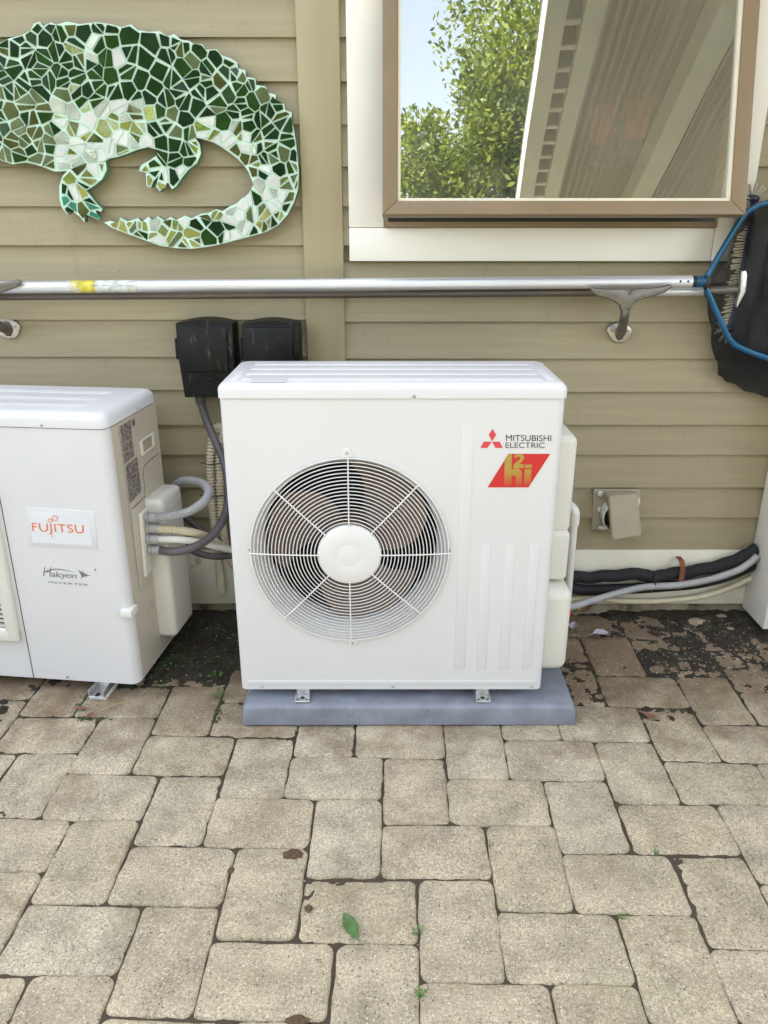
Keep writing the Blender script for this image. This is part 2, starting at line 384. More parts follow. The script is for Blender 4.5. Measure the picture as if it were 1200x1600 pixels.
def paver_mat():
    m = bpy.data.materials.new('concrete_paver'); m.use_nodes = True
    t = m.node_tree; b = t.nodes['Principled BSDF']; L = t.links.new; N = t.nodes.new
    g = N('ShaderNodeNewGeometry'); pos = g.outputs['Position']
    oi = N('ShaderNodeObjectInfo')
    cr = N('ShaderNodeValToRGB'); e = cr.color_ramp.elements
    e[0].position = 0; e[0].color = (.425, .362, .252, 1); e[1].position = 1; e[1].color = (.435, .375, .272, 1)
    for p, c in ((.25, (.405, .345, .236, 1)), (.5, (.425, .367, .268, 1)), (.75, (.415, .345, .242, 1))):
        x = e.new(p); x.color = c
    L(oi.outputs['Random'], cr.inputs[0])
    def noise(s, d, r=.5):
        n = N('ShaderNodeTexNoise'); n.inputs['Scale'].default_value = s; n.inputs['Detail'].default_value = d; n.inputs['Roughness'].default_value = r
        L(pos, n.inputs['Vector']); return n.outputs['Fac']
    def mr(x, a, b_, c, d):
        n = N('ShaderNodeMapRange'); L(x, n.inputs[0])
        for i, v in enumerate((a, b_, c, d)): n.inputs[i + 1].default_value = v
        return n.outputs[0]
    def mix(fac, a, bcol):
        n = N('ShaderNodeMix'); n.data_type = 'RGBA'; L(fac, n.inputs[0]); L(a, n.inputs[6])
        n.inputs[7].default_value = (*bcol, 1); return n.outputs[2]
    def scl(c, f):
        n = N('ShaderNodeVectorMath'); n.operation = 'SCALE'; L(c, n.inputs[0]); L(f, n.inputs['Scale']); return n.outputs[0]
    def mul(a, c):
        n = N('ShaderNodeMath'); n.operation = 'MULTIPLY'; L(a, n.inputs[0])
        if isinstance(c, (int, float)): n.inputs[1].default_value = c
        else: L(c, n.inputs[1])
        return n.outputs[0]
    c = scl(cr.outputs[0], mr(noise(9, 6, .6), .3, .7, .70, 1.24))
    c = scl(c, mr(noise(380, 2), .3, .7, .66, 1.34))
    c = scl(c, mr(noise(165, 3, .6), .3, .7, .72, 1.28))
    v = N('ShaderNodeTexVoronoi'); v.inputs['Scale'].default_value = 170; L(pos, v.inputs['Vector'])
    sel = N('ShaderNodeSeparateColor'); L(v.outputs['Color'], sel.inputs[0])
    spk = mul(mr(v.outputs['Distance'], .25, .40, 1, 0), mr(sel.outputs[0], .80, .86, 0, 1))
    c = mix(mul(spk, .5), c, (.78, .73, .64))
    pit = mul(mr(v.outputs['Distance'], .22, .38, 1, 0), mr(sel.outputs[1], .86, .90, 0, 1))
    c = mix(mul(pit, .6), c, (.06, .045, .03))
    # blotchy stains and green algae with shapes of their own
    c = mix(mul(mr(noise(5.5, 6, .65), .54, .70, 0, 1), .5), c, (.27, .20, .12))
    c = mix(mul(mr(noise(3.1, 4, .6), .55, .74, 0, 1), .25), c, (.33, .33, .19))
    # soil washed over the pavers that lie in the wet strip along the house
    sx = N('ShaderNodeSeparateXYZ'); L(pos, sx.inputs[0])
    band = mr(sx.outputs[1], 1.50, 2.10, 0, 1)
    ad = N('ShaderNodeMath'); ad.operation = 'ADD'; L(mul(band, .62), ad.inputs[0]); L(noise(11, 7, .62), ad.inputs[1])
    c = mix(mul(mr(ad.outputs[0], .64, 1.06, 0, 1), .80), c, (.155, .098, .054))
    L(c, b.inputs['Base Color'])
    b.inputs['Roughness'].default_value = .88
    b.inputs['Specular IOR Level'].default_value = .3
    h = N('ShaderNodeMath'); h.operation = 'ADD'; L(noise(220, 4, .65), h.inputs[0]); L(mul(pit, -.8), h.inputs[1])
    bp = N('ShaderNodeBump'); bp.inputs['Strength'].default_value = .8; bp.inputs['Distance'].default_value = .003
    L(h.outputs[0], bp.inputs['Height']); L(bp.outputs[0], b.inputs['Normal'])
    return m
M['paver'] = paver_mat()

# =================================================================== SETTING
YW = 2.45
bm = new_bm()
poly(bm, [(-80, -80, -.075), (80, -80, -.075), (80, 80, -.075), (-80, 80, -.075)])
tag(obj('ground', bm, M['grass'], smooth=0), kind='structure')

# ---------------- patio: herringbone of tumbled pavers on a bed of sand
bm = new_bm()
poly(bm, [(-2.6, -.9, -.05), (2.6, -.9, -.05), (2.6, YW + .05, -.05), (-2.6, YW + .05, -.05)])
patio = tag(obj('patio', bm, M['sand'], smooth=0), kind='structure')
bm = new_bm()
poly(bm, [(-7, -2.0, -.012), (7, -2.0, -.012), (7, -.50, -.012), (-7, -.50, -.012)])
tag(obj('pavement', bm, mat('far_paving', (.42, .37, .28), .9, var=.15, vscale=12, bump=.4, bscale=80), smooth=0), kind='structure')
AX, AY = Vector((.0806, -.0016)), Vector((.0018, .0790))
O2 = Vector((-.411, 1.3468))
def lat(i, j): return O2 + AX * i + AY * j
def paver_mesh(k, w, h):
    rnd = random.Random(100 + k)
    bm = new_bm()
    base = []
    rs = [rnd.uniform(.0125, .023) for _ in range(4)]
    n = 5
    X, Y = w / 2, h / 2
    for q, (cx, cy, a0) in enumerate(((1, 1, 0), (-1, 1, 90), (-1, -1, 180), (1, -1, 270))):
        r = rs[q]
        for s in range(n + 1):
            a = R(a0 + 90 * s / n)
            base.append(Vector((cx * (X - r) + r * math.cos(a), cy * (Y - r) + r * math.sin(a))))
        nx = ((1, 1), (-1, 1), (-1, -1), (1, -1))[(q + 1) % 4]
        r2 = rs[(q + 1) % 4]
        end = Vector((cx * (X - r) + r * math.cos(R(a0 + 90)), cy * (Y - r) + r * math.sin(R(a0 + 90))))
        st = Vector((nx[0] * (X - r2) + r2 * math.cos(R(a0 + 90)), nx[1] * (Y - r2) + r2 * math.sin(R(a0 + 90))))
        for s in range(1, 9): base.append(end.lerp(st, s / 9))
    out = []
    for i, p in enumerate(base):
        d = p.normalized()
        wv = mnoise.noise(Vector((p.x * 22 + k * 7.3, p.y * 22, k * 3.1))) * .0036 + mnoise.noise(Vector((p.x * 85 + k * 3.3, p.y * 85, k * 9.1))) * .0016
        out.append(p + d * wv)
    m_ = len(out)
    def ring(ins, z, zj=0):
        rr = []
        for i, p in enumerate(out):
            t = (out[(i + 1) % m_] - out[i - 1]).normalized(); nn = Vector((-t.y, t.x))
            q = p + nn * ins
            rr.append(bm.verts.new((q.x, q.y, z + (mnoise.noise(Vector((q.x * 30, q.y * 30, k * 5.0))) * zj))))
        return rr
    rings = [ring(0, -.055), ring(0, -.011), ring(.0010, -.0052, .001), ring(.0030, -.0020, .001), ring(.0070, -.0003, .0008)]
    for sc_, zz in ((.72, .0008), (.4, .0011)):
        rings.append([bm.verts.new((v.co.x * sc_, v.co.y * sc_, zz + mnoise.noise(Vector((v.co.x * sc_ * 25, v.co.y * sc_ * 25, k * 4.0))) * .0009)) for v in rings[4]])
    for a, b in zip(rings, rings[1:]):
        for i in range(m_): bm.faces.new((a[i], a[(i + 1) % m_], b[(i + 1) % m_], b[i]))
    bm.faces.new(rings[-1])
    bmesh.ops.recalc_face_normals(bm, faces=bm.faces)
    me = bpy.data.meshes.new('paver'); bm.to_mesh(me); bm.free()
    me.shade_smooth(); me.materials.append(M['paver'])
    return me
GAP = .0004
PM = [paver_mesh(k, 3 * .0806 - GAP, 2 * .0795 - GAP) for k in range(10)]
rnd = random.Random(5)
rotl = math.atan2(AX.y, AX.x)
cnt = 0
for i in range(-14, 15):
    for j in range(-26, 24):
        for kind in (0, 1):
            ox, oy = 5 * i + 2 * j, -i + 2 * j
            c = lat(ox + 1.5, oy + 1) if kind == 0 else lat(ox + 4, oy + .5)
            if not (-1.95 < c.x < 1.95 and -.42 < c.y < 2.48): continue
            # keep all that the picture shows and a margin for other viewpoints
            if c.y < .75 and abs(c.x) > 1.25: continue
            o = share('paver', PM[rnd.randrange(10)], patio)
            o.location = (c.x + rnd.uniform(-.002, .002), c.y + rnd.uniform(-.002, .002), rnd.uniform(-.0045, .0015))
            o.rotation_euler = (R(rnd.uniform(-.8, .8)), R(rnd.uniform(-.8, .8)), rotl + (math.pi / 2 if kind else 0) + math.pi * rnd.randrange(2) + R(rnd.uniform(-.7, .7)))
            o.scale = (1.0, .994, 1) if kind == 0 else (.981, 1.014, 1)
            cnt += 1
print('pavers', cnt)

# ---------------- soil: fills the joints and rises over the pavers along the house
def soil_h(x, y):
    n1 = mnoise.fractal(Vector((x * 5, y * 5, 1.3)), .8, 2.0, 5)
    n2 = mnoise.fractal(Vector((x * 30, y * 30, 9.1)), .6, 2.0, 4)
    if x < -.32: edge = 2.06 + .06 * max(0, min(1, (-.9 - x) / .3))
    elif x < .45: edge = 2.2
    else: edge = 2.37 - .14 * max(0, min(1, (x - .95) / .3))
    t = max(0.0, min(1.0, (y - edge + .34 * n1 + .06 * n2 + .10) / .30))
    t2 = max(0.0, min(1.0, (y - 1.72) / .38)) * (1.0 if x > .5 or x < -.35 else .3)
    h = -.0068 + .0042 * t2 + .017 * t * t * (3 - 2 * t) + (.0026 + .0016 * t2) * n2
    return h
bm = new_bm()
nx, ny = 560, 300
xs = [-2.0 + 4.0 * k / nx for k in range(nx + 1)]
ys = [.55 + 1.90 * (k / ny) ** .72 for k in range(ny + 1)]
G = [[bm.verts.new((x, y, soil_h(x, y))) for x in xs] for y in ys]
for a in range(ny):
    for b in range(nx): bm.faces.new((G[a][b], G[a][b + 1], G[a + 1][b + 1], G[a + 1][b]))
def soil_mat():
    m = M['soil']; t = m.node_tree; L = t.links.new; b = t.nodes['Principled BSDF']
    src = b.inputs['Base Color'].links[0].from_socket
    g = t.nodes.new('ShaderNodeNewGeometry'); sx_ = t.nodes.new('ShaderNodeSeparateXYZ'); L(g.outputs['Position'], sx_.inputs[0])
    n_ = t.nodes.new('ShaderNodeTexNoise'); n_.inputs['Scale'].default_value = 6; n_.inputs['Detail'].default_value = 6; L(g.outputs['Position'], n_.inputs['Vector'])
    ad_ = t.nodes.new('ShaderNodeMath'); ad_.operation = 'MULTIPLY_ADD'; L(n_.outputs['Fac'], ad_.inputs[0]); ad_.inputs[1].default_value = .5; L(sx_.outputs[1], ad_.inputs[2])
    r_ = t.nodes.new('ShaderNodeMapRange'); r_.inputs[1].default_value = 1.75; r_.inputs[2].default_value = 2.10; L(ad_.outputs[0], r_.inputs[0])
    m_ = t.nodes.new('ShaderNodeMix'); m_.data_type = 'RGBA'; L(r_.outputs[0], m_.inputs[0]); m_.inputs[6].default_value = (.062, .045, .027, 1); L(src, m_.inputs[7])
    L(m_.outputs[2], b.inputs['Base Color'])
    return m
tag(obj('soil', bm, soil_mat(), patio, smooth=180, fix=False), kind='stuff')

# ---------------- house
house = empty('house', (0, YW, 0))
tag(house, 'house wall with olive lap siding, brown window and cream skirting behind the units', 'house')
house.location = (0, 0, 0)
# window opening: x 0.02..0.96, z 1.33..2.20
WX0, WX1, WZ0, WZ1 = .02, .965, 1.335, 2.20
def wall_panel(x0, x1, z0, z1):
    bm = new_bm(); box(bm, x0, x1, YW + .004, YW + .12, z0, z1)
    obj('wall_panel', bm, M['cornerb'], house)
wall_panel(-7.0, WX0, -.07, 3.0); wall_panel(WX1, 6.0, -.07, 3.0)
wall_panel(WX0, WX1, -.07, WZ0); wall_panel(WX0, WX1, WZ1, 3.0)
rows = [.256, .373, .481, .594, .696, .804, .909, 1.023, 1.138, 1.246, 1.354, 1.461, 1.570, 1.678, 1.785, 1.893, 2.0, 2.108, 2.216, 2.324, 2.432, 2.54, 2.648, 2.756, 2.864]
CBX0, CBX1 = -.240, -.121            # corner board
TX0, TX1, TZ0 = -.103, 1.075, 1.201  # outer edge of the white window trim
def board(x0, x1, z0, z1, dy):
    bm = new_bm()
    y0 = YW - .023 + dy
    prof = [(y0, z0), (y0 + .0165, z1 + .020), (y0 + .0215, z1 + .020), (y0 + .0115, z0)]
    extrude_poly(bm, [(x0, y, z) for y, z in prof], (x1 - x0, 0, 0), bev=.0015, seg=1)
    return obj('siding_board', bm, M['siding'], house, smooth=30)
nb = new_bm(); lathe(nb, [(.0001, -.0014), (.0022, -.0013), (.0032, -.0006), (.0034, .002)], (0, 0, 0), 'Y', 10)
nail_me = bpy.data.meshes.new('nail_head'); nb.to_mesh(nail_me); nb.free(); nail_me.shade_smooth(); nail_me.materials.append(M['cornerb'])
def nails(x0, x1, z0, dy):
    x = x0 + rnd.uniform(.05, .3)
    while x < x1 - .02:
        if -1.35 < x < 1.4:
            o = share('nail_head', nail_me, house); o.location = (x, YW - .023 + dy + .0035 + .0005, z0 + .028 + rnd.uniform(-.003, .003))
        x += .405 + rnd.uniform(-.02, .02)
rnd = random.Random(3)
butt = {}
for k, z0 in enumerate(rows):
    z1 = rows[k + 1] if k + 1 < len(rows) else z0 + .108
    dy = rnd.uniform(-.0012, .0012)
    zl0, zl1 = z0 + (.006 if 4 < k < 9 else 0), z1 + (.006 if 3 < k < 8 else 0)
    if butt.get(k, 1) < 0:
        board(-6.9, butt[k] - .0008, zl0, zl1, dy); board(butt[k] + .0008, CBX0 + .002, zl0, zl1, dy - .0006)
    else: board(-6.9, CBX0 + .002, zl0, zl1, dy)
    nails(-1.4, CBX0, zl0, dy); nails(CBX1, 1.4 if z1 < TZ0 else TX0, z0, dy)
    if z1 < TZ0 + .01 and butt.get(k, -1) > 0:
        board(CBX1 - .002, butt[k] - .0008, z0, z1, dy); board(butt[k] + .0008, 5.9, z0, z1, dy - .0006)
    elif z1 < TZ0 + .01:
        board(CBX1 - .002, 5.9, z0, z1, dy)
    elif z0 < TZ0:
        board(CBX1 - .002, 5.9, z0, min(z1, TZ0 - .024), dy)
    else:
        board(CBX1 - .002, TX0 + .004, z0, z1, dy)
        board(TX1 - .004, 5.9, z0, z1, dy)
bm = new_bm(); box(bm, CBX0, CBX1, YW - .034, YW + .003, .256, 2.97, .004, 2)
obj('corner_board', bm, M['cornerb'], house)
bm = new_bm(); box(bm, -6.9, 5.9, YW - .024, YW + .003, .045, .2545, .003, 2)
obj('skirt_board', bm, M['skirt'], house)
bm = new_bm(); box(bm, -6.9, 5.9, YW - .012, YW + .0035, -.06, .044, .002, 1)
obj('foundation', bm, M['concrete'], house)
# window
win = empty('window'); win.parent = house
def trim(x0, x1, z0, z1):
    bm = new_bm(); box(bm, x0, x1, YW - .038, YW + .003, z0, z1, .003, 2); obj('trim_board', bm, M['white_trim'], win)
trim(TX0, 0.0, TZ0 + .095, 2.33); trim(TX0, .975, TZ0, TZ0 + .094); trim(.977, TX1, TZ0, 2.33); trim(TX0 + .0, TX1, 2.331, 2.43)
bm = new_bm()
for (x0, x1, z0, z1) in ((.001, .976, 1.2955, 1.343), (.001, .03, 1.344, 2.26), (.947, .976, 1.344, 2.26), (.031, .946, 2.20, 2.26)):
    box(bm, x0, x1, YW - .052, YW + .08, z0, z1, .003, 2)
obj('window_frame', bm, M['sash'], win)
bm = new_bm(); box(bm, .012, .965, YW - .0545, YW - .0525, 1.312, 1.323); obj('weather_groove', bm, M['ink'], win)
# awning sash, hinged at the top and standing open about twelve degrees
SB = Vector((0, 2.24, 1.328)); STOP = Vector((0, 2.352, 1.854))
vdir = (STOP - SB).normalized(); ndir = Vector((0, -vdir.z, vdir.y))       # ndir points out and up
SLEN = .90
def sash_pt(x, v, n): return Vector((x, 0, 0)) + SB + vdir * v + ndir * n
def sash_bar(bm, pts, n0, n1, bev=.003):
    extrude_poly(bm, [sash_pt(x, v, n0) for x, v in pts], ndir * (n1 - n0), bev, 2)
SX0, SX1, RW = -.004, .979, .036
bm = new_bm()
sash_bar(bm, [(SX0, 0), (SX1, 0), (SX1 - RW - .004, RW), (SX0 + RW + .004, RW)], -.03, .012)
sash_bar(bm, [(SX0, .0), (SX0 + RW + .004, RW), (SX0 + RW + .004, SLEN - RW), (SX0, SLEN)], -.03, .0121)
sash_bar(bm, [(SX1, .0), (SX1, SLEN), (SX1 - RW - .004, SLEN - RW), (SX1 - RW - .004, RW)], -.03, .0121)
sash_bar(bm, [(SX0, SLEN), (SX0 + RW + .004, SLEN - RW), (SX1 - RW - .004, SLEN - RW), (SX1, SLEN)], -.03, .012)
obj('sash_frame', bm, M['sash'], win)
bm = new_bm()   # inner glazing bead
gx0, gx1, gv0, gv1 = SX0 + RW + .0045, SX1 - RW - .0045, RW + .0005, SLEN - RW - .0005
sash_bar(bm, [(gx0, gv0), (gx1, gv0), (gx1 - .008, gv0 + .008), (gx0 + .008, gv0 + .008)], -.02, .004, .001)
sash_bar(bm, [(gx0, gv0), (gx0 + .008, gv0 + .008), (gx0 + .008, gv1), (gx0, gv1)], -.02, .0041, .001)
sash_bar(bm, [(gx1, gv0), (gx1, gv1), (gx1 - .008, gv1), (gx1 - .008, gv0 + .008)], -.02, .0041, .001)
obj('glazing_bead', bm, M['sash_lt'], win)
bm = new_bm(); poly(bm, [sash_pt(gx0, gv0, -.008), sash_pt(gx1, gv0, -.008), sash_pt(gx1, gv1, -.008), sash_pt(gx0, gv1, -.008)])
obj('pane', bm, M['glass'], win, smooth=0, fix=False)
# room behind the window
bm = new_bm()
X0, X1, Y0, Y1, Z0, Z1 = -1.2, 2.2, YW + .121, YW + 2.6, .1, 2.7
for q in ([(X0, Y1, Z0), (X1, Y1, Z0), (X1, Y1, Z1), (X0, Y1, Z1)], [(X0, Y0, Z0), (X0, Y1, Z0), (X0, Y1, Z1), (X0, Y0, Z1)],
          [(X1, Y0, Z0), (X1, Y0, Z1), (X1, Y1, Z1), (X1, Y1, Z0)], [(X0, Y0, Z0), (X1, Y0, Z0), (X1, Y1, Z0), (X0, Y1, Z0)],
          [(X0, Y0, Z1), (X0, Y1, Z1), (X1, Y1, Z1), (X1, Y0, Z1)]): poly(bm, q)
obj('room_wall', bm, M['room'], house, smooth=0)
bm = new_bm(); box(bm, -.3, 1.3, YW + .122, YW + .34, 1.28, 1.315, .004); obj('window_shelf', bm, M['cream_beam'], house)
# roof and eave
bm = new_bm()
extrude_poly(bm, [(-7.3, 2.30, 2.98), (-7.3, 2.30, 3.10), (-7.3, 6.5, 4.7), (-7.3, 6.5, 4.5), (-7.3, 2.58, 3.04), (-7.3, 2.58, 2.98)], (13.6, 0, 0))
obj('roof', bm, M['roof'], house, smooth=0)
bm = new_bm(); box(bm, -7.0, 6.0, 6.3, 6.5, -.07, 4.4); obj('back_wall', bm, M['cornerb'], house)
bm = new_bm(); box(bm, -7.0, -6.9, YW + .13, 6.29, -.07, 3.0); box(bm, 5.9, 6.0, YW + .13, 6.29, -.07, 3.0); obj('side_wall', bm, M['cornerb'], house)
bm = new_bm(); box(bm, -7.28, 6.28, 2.28, 2.299, 2.96, 3.11); obj('fascia_board', bm, M['cream_beam'], house)

# white boxed pilaster at the right
bm = new_bm(); box(bm, 1.268, 1.60, 2.262, YW - .026, .035, 2.72, .004, 2)
tag(obj('pilaster', bm, M['white_trim']), 'white boxed post against the siding at the right edge, its foot just above the soil', 'post')

# ---------------- patio cover behind and above the camera, mirrored in the window
cover = empty('patio_cover', (1.8, 1.7, 0)); cover.location = (0, 0, 0)
tag(cover, 'cream framed patio cover with a corrugated roof, mirrored in the window glass', 'patio cover')
def slant_beam(xa, ya, xb, yb, w, z0, z1):
    bm = new_bm()
    d = Vector((xb - xa, yb - ya, 0)).normalized(); n = Vector((-d.y, d.x, 0)) * (w / 2)
    a, b = Vector((xa, ya, z0)), Vector((xb, yb, z0))
    extrude_poly(bm, [a - n, a + n, b + n, b - n], (0, 0, z1 - z0), .003, 1)
    return bm
def bx(x, y): return x - (y - 1.32) * .108       # beams drift right going away from the house
YN, YF = 1.75, -3.4
for x in (.70, .855):
    obj('beam', slant_beam(bx(x, YN), YN, bx(x, YF), YF, .085, 2.60, 2.74), M['cream_beam'], cover)
bm = new_bm()
y = YN - .05; blk = None
while y > YF:
    b = slant_beam(bx(.7775, y), y, bx(.7775, y - .035), y - .035, .068, 2.63, 2.72)
    obj('spacer_block', b, M['cream_beam'], cover); y -= .16
for x in (1.40, 2.15): obj('beam', slant_beam(bx(x, YN), YN, bx(x, YF), YF, .12, 2.58, 2.735), M['cream_beam'], cover)
bm.free(); bm = new_bm()
nx = 220; prev = None
for k in range(nx + 1):
    u = .655 + 1.75 * k / nx; z = 2.765 + .012 * math.sin(2 * math.pi * u / .045)
    a = bm.verts.new((bx(u, YN + .1), YN + .1, z)); b = bm.verts.new((bx(u, YF - .1), YF - .1, z))
    a2 = bm.verts.new((bx(u, YN + .1), YN + .1, z + .003)); b2 = bm.verts.new((bx(u, YF - .1), YF - .1, z + .003))
    if prev:
        bm.faces.new((prev[0], a, b, prev[1])); bm.faces.new((prev[2], prev[3], b2, a2))
    prev = (a, b, a2, b2)
obj('roof_sheet', bm, M['corrug'], cover, smooth=60, fix=False)
for (x, y) in ((.855, YF + .15), (2.15, YF + .15), (2.15, YN - .1)):
    bm = new_bm(); cx = bx(x, y); box(bm, cx - .05, cx + .05, y - .05, y + .05, -.07, 2.575 if x > 2 else 2.598, .004); obj('post', bm, M['cream_beam'], cover)

# ---------------- trees behind the camera, mirrored in glass and tiles
def tree(base, h, crown_c, crown_r, nleaf, seed, label, leaf=.075):
    rs = np.random.RandomState(seed); rn = random.Random(seed)
    root = empty('tree', base); tag(root, label, 'tree', 'trees in the garden')
    cc = Vector(crown_c) - Vector(base)
    bm = new_bm()
    trunk = catmull([(0, 0, -.1), (.05, .03, h * .25), (cc.x * .5, cc.y * .5, h * .5), (cc.x * .9, cc.y * .9, cc.z)], 6)
    tube(bm, trunk, [.15 * (1 - .7 * i / (len(trunk) - 1)) * h / 6 for i in range(len(trunk))], 10)
    obj('trunk', bm, M['bark'], root)
    clumps = []
    for k in range(70):
        v = Vector((rn.gauss(0, 1), rn.gauss(0, 1), rn.gauss(0, 1))).normalized() * (rn.uniform(.35, 1.0) ** .6)
        c = cc + Vector((v.x * crown_r[0], v.y * crown_r[1], v.z * crown_r[2]))
        clumps.append((c, rn.uniform(.22, .42) * min(crown_r)))
        if k % 3 == 0:
            bm = new_bm(); s = trunk[len(trunk) // 2 + rn.randrange(len(trunk) // 2)]
            mid = s.lerp(c, .5) + Vector((0, 0, .12)); p = catmull([s, mid, c], 5)
            tube(bm, p, [.04 * h / 6 * (1 - .8 * i / (len(p) - 1)) for i in range(len(p))], 6)
            obj('limb', bm, M['bark'], root)
    ids = rs.randint(0, len(clumps), nleaf)
    cen = np.array([clumps[i][0][:] for i in ids]); rad = np.array([clumps[i][1] for i in ids])
    d = rs.normal(size=(nleaf, 3)); d /= np.linalg.norm(d, axis=1)[:, None]
    P = cen + d * (rad * rs.uniform(.25, 1.15, nleaf) ** .7)[:, None]
    a = rs.normal(size=(nleaf, 3)); a[:, 2] -= .4; a /= np.linalg.norm(a, axis=1)[:, None]
    b = np.cross(a, rs.normal(size=(nleaf, 3)) + np.array([0, 0, .01])); b /= np.linalg.norm(b, axis=1)[:, None]
    s = leaf * rs.uniform(.6, 1.3, nleaf)[:, None]
    V = np.stack([P - a * s, P + b * s * .45, P + a * s, P - b * s * .45], 1).reshape(-1, 3)
    me = bpy.data.meshes.new('crown')
    me.from_pydata([tuple(v) for v in V], [], [(4 * i, 4 * i + 1, 4 * i + 2, 4 * i + 3) for i in range(nleaf)])
    me.materials.append(M['leaves'])
    share('crown', me, root)
    return root
def added_hedge(a, b, h, d, n, seed, label):  # leafy walls added out of view to cut low-angle sky light
    rs = np.random.RandomState(seed)
    a, b = Vector((*a, 0)), Vector((*b, 0)); L_ = (b - a).length; u = (b - a) / L_; v = Vector((-u.y, u.x, 0))
    root = empty('added_hedge', ((a + b) / 2).to_tuple()); root.location.z = -.07; tag(root, label, 'added_hedge', 'added light-blocking hedges')
    bm = new_bm()
    c0 = -L_ / 2
    M4 = Matrix(((u.x, v.x, 0, 0), (u.y, v.y, 0, 0), (0, 0, 1, 0), (0, 0, 0, 1)))
    box(bm, c0 + .1, -c0 - .1, -d / 2 + .12, d / 2 - .12, 0, h - .14, .05, 2, M4)
    obj('added_hedge_core', bm, M['bark'], root, 0)
    P = np.stack([rs.uniform(-L_ / 2, L_ / 2, n), rs.uniform(-d / 2, d / 2, n), rs.uniform(.02, h, n)], 1)
    face = rs.randint(0, 5, n)
    P[face < 2, 1] = d / 2 * rs.uniform(.72, 1.1, (face < 2).sum()); P[(face >= 2) & (face < 4), 1] = -d / 2 * rs.uniform(.72, 1.1, ((face >= 2) & (face < 4)).sum())
    P[face == 4, 2] = h * rs.uniform(.9, 1.04, (face == 4).sum())
    P[:, 2] += .06 * np.sin(P[:, 0] * 3.1) + .05 * np.sin(P[:, 0] * 7.7 + 1)
    W = np.stack([P[:, 0] * u.x + P[:, 1] * v.x, P[:, 0] * u.y + P[:, 1] * v.y, P[:, 2]], 1)
    q = rs.normal(size=(n, 3)); q /= np.linalg.norm(q, axis=1)[:, None]
    r = np.cross(q, rs.normal(size=(n, 3))); r /= np.linalg.norm(r, axis=1)[:, None]
    s_ = .07 * rs.uniform(.6, 1.3, n)[:, None]
    V_ = np.stack([W - q * s_, W + r * s_ * .45, W + q * s_, W - r * s_ * .45], 1).reshape(-1, 3)
    me = bpy.data.meshes.new('foliage'); me.from_pydata([tuple(x) for x in V_], [], [(4 * i, 4 * i + 1, 4 * i + 2, 4 * i + 3) for i in range(n)])
    me.materials.append(M['leaves']); share('foliage', me, root)
added_hedge((-7, -6.6), (7, -6.6), 1.8, .9, 26000, 51, 'long unseen light-blocking hedge across the garden behind the viewer')
added_hedge((-5.6, -6.0), (-5.6, 2.0), 1.5, .9, 16000, 52, 'unseen light-blocking hedge along the left side of the garden')
added_hedge((5.6, -6.0), (5.6, 2.0), 1.5, .9, 16000, 53, 'unseen light-blocking hedge along the right side of the garden')
tree((2.3, -4.8, -.07), 6.4, (2.15, -4.6, 4.5), (2.05, 1.7, 2.35), 95000, 4, 'large leafy tree mirrored at the left of the window glass', .040)
tree((-3.6, -7.5, -.07), 5.0, (-3.6, -7.5, 3.2), (2.2, 1.8, 2.0), 9000, 11, 'bushy green tree across the lawn behind the viewer, towards the left', .11)
tree((-.6, -10.5, -.07), 5.0, (-.6, -10.5, 2.6), (2.6, 1.8, 2.2), 9000, 12, 'broad green tree farthest across the lawn, straight behind the viewer', .12)

# =================================================================== WHITE FAN UNIT (centre)
UY = 1.834                                   # its front face
ux0, ux1, uz0, uzc, uzt = -.400, .441, .088, .914, .950
unit = empty('outdoor_unit', (.02, UY + .16, .06))
tag(unit, 'white outdoor heat pump unit with round fan grille on a blue-grey pad', 'heat pump')
UL = Vector(unit.location)
def U(px, py):                                # photo point on the front face, in the unit's own frame
    p = onY(px, py, UY) - UL; return p
def sub(bm):                                  # world built mesh into the unit's frame
    bmesh.ops.translate(bm, verts=bm.verts, vec=-UL); return bm
def uobj(name, bm, m, parent=None, smooth=35):
    return obj(name, sub(bm), M[m] if isinstance(m, str) else m, parent or unit, smooth)
fc = onY(546, 862, UY); fc.x = -.0895; fc.z = .507
FR = .256
# casing
bm = new_bm()
rc = .016; yb = UY + .325
n = 6
rings = []
for z in (uz0, uzc + .002):
    rings.append([bm.verts.new((x, y, z)) for x, y in round_rect(ux0, ux1, UY, yb, rc, n)])
m_ = len(rings[0])
for k in range(m_):
    a, b = rings[0][k], rings[0][(k + 1) % m_]
    if abs(a.co.y - UY) < 1e-6 and abs(b.co.y - UY) < 1e-6 and abs(a.co.x - b.co.x) > .1: continue   # front stays open for the panel
    bm.faces.new((a, b, rings[1][(k + 1) % m_], rings[1][k]))
bm.faces.new(rings[0][::-1]); bm.faces.new(rings[1])
uobj('casing', bm, 'enamel')
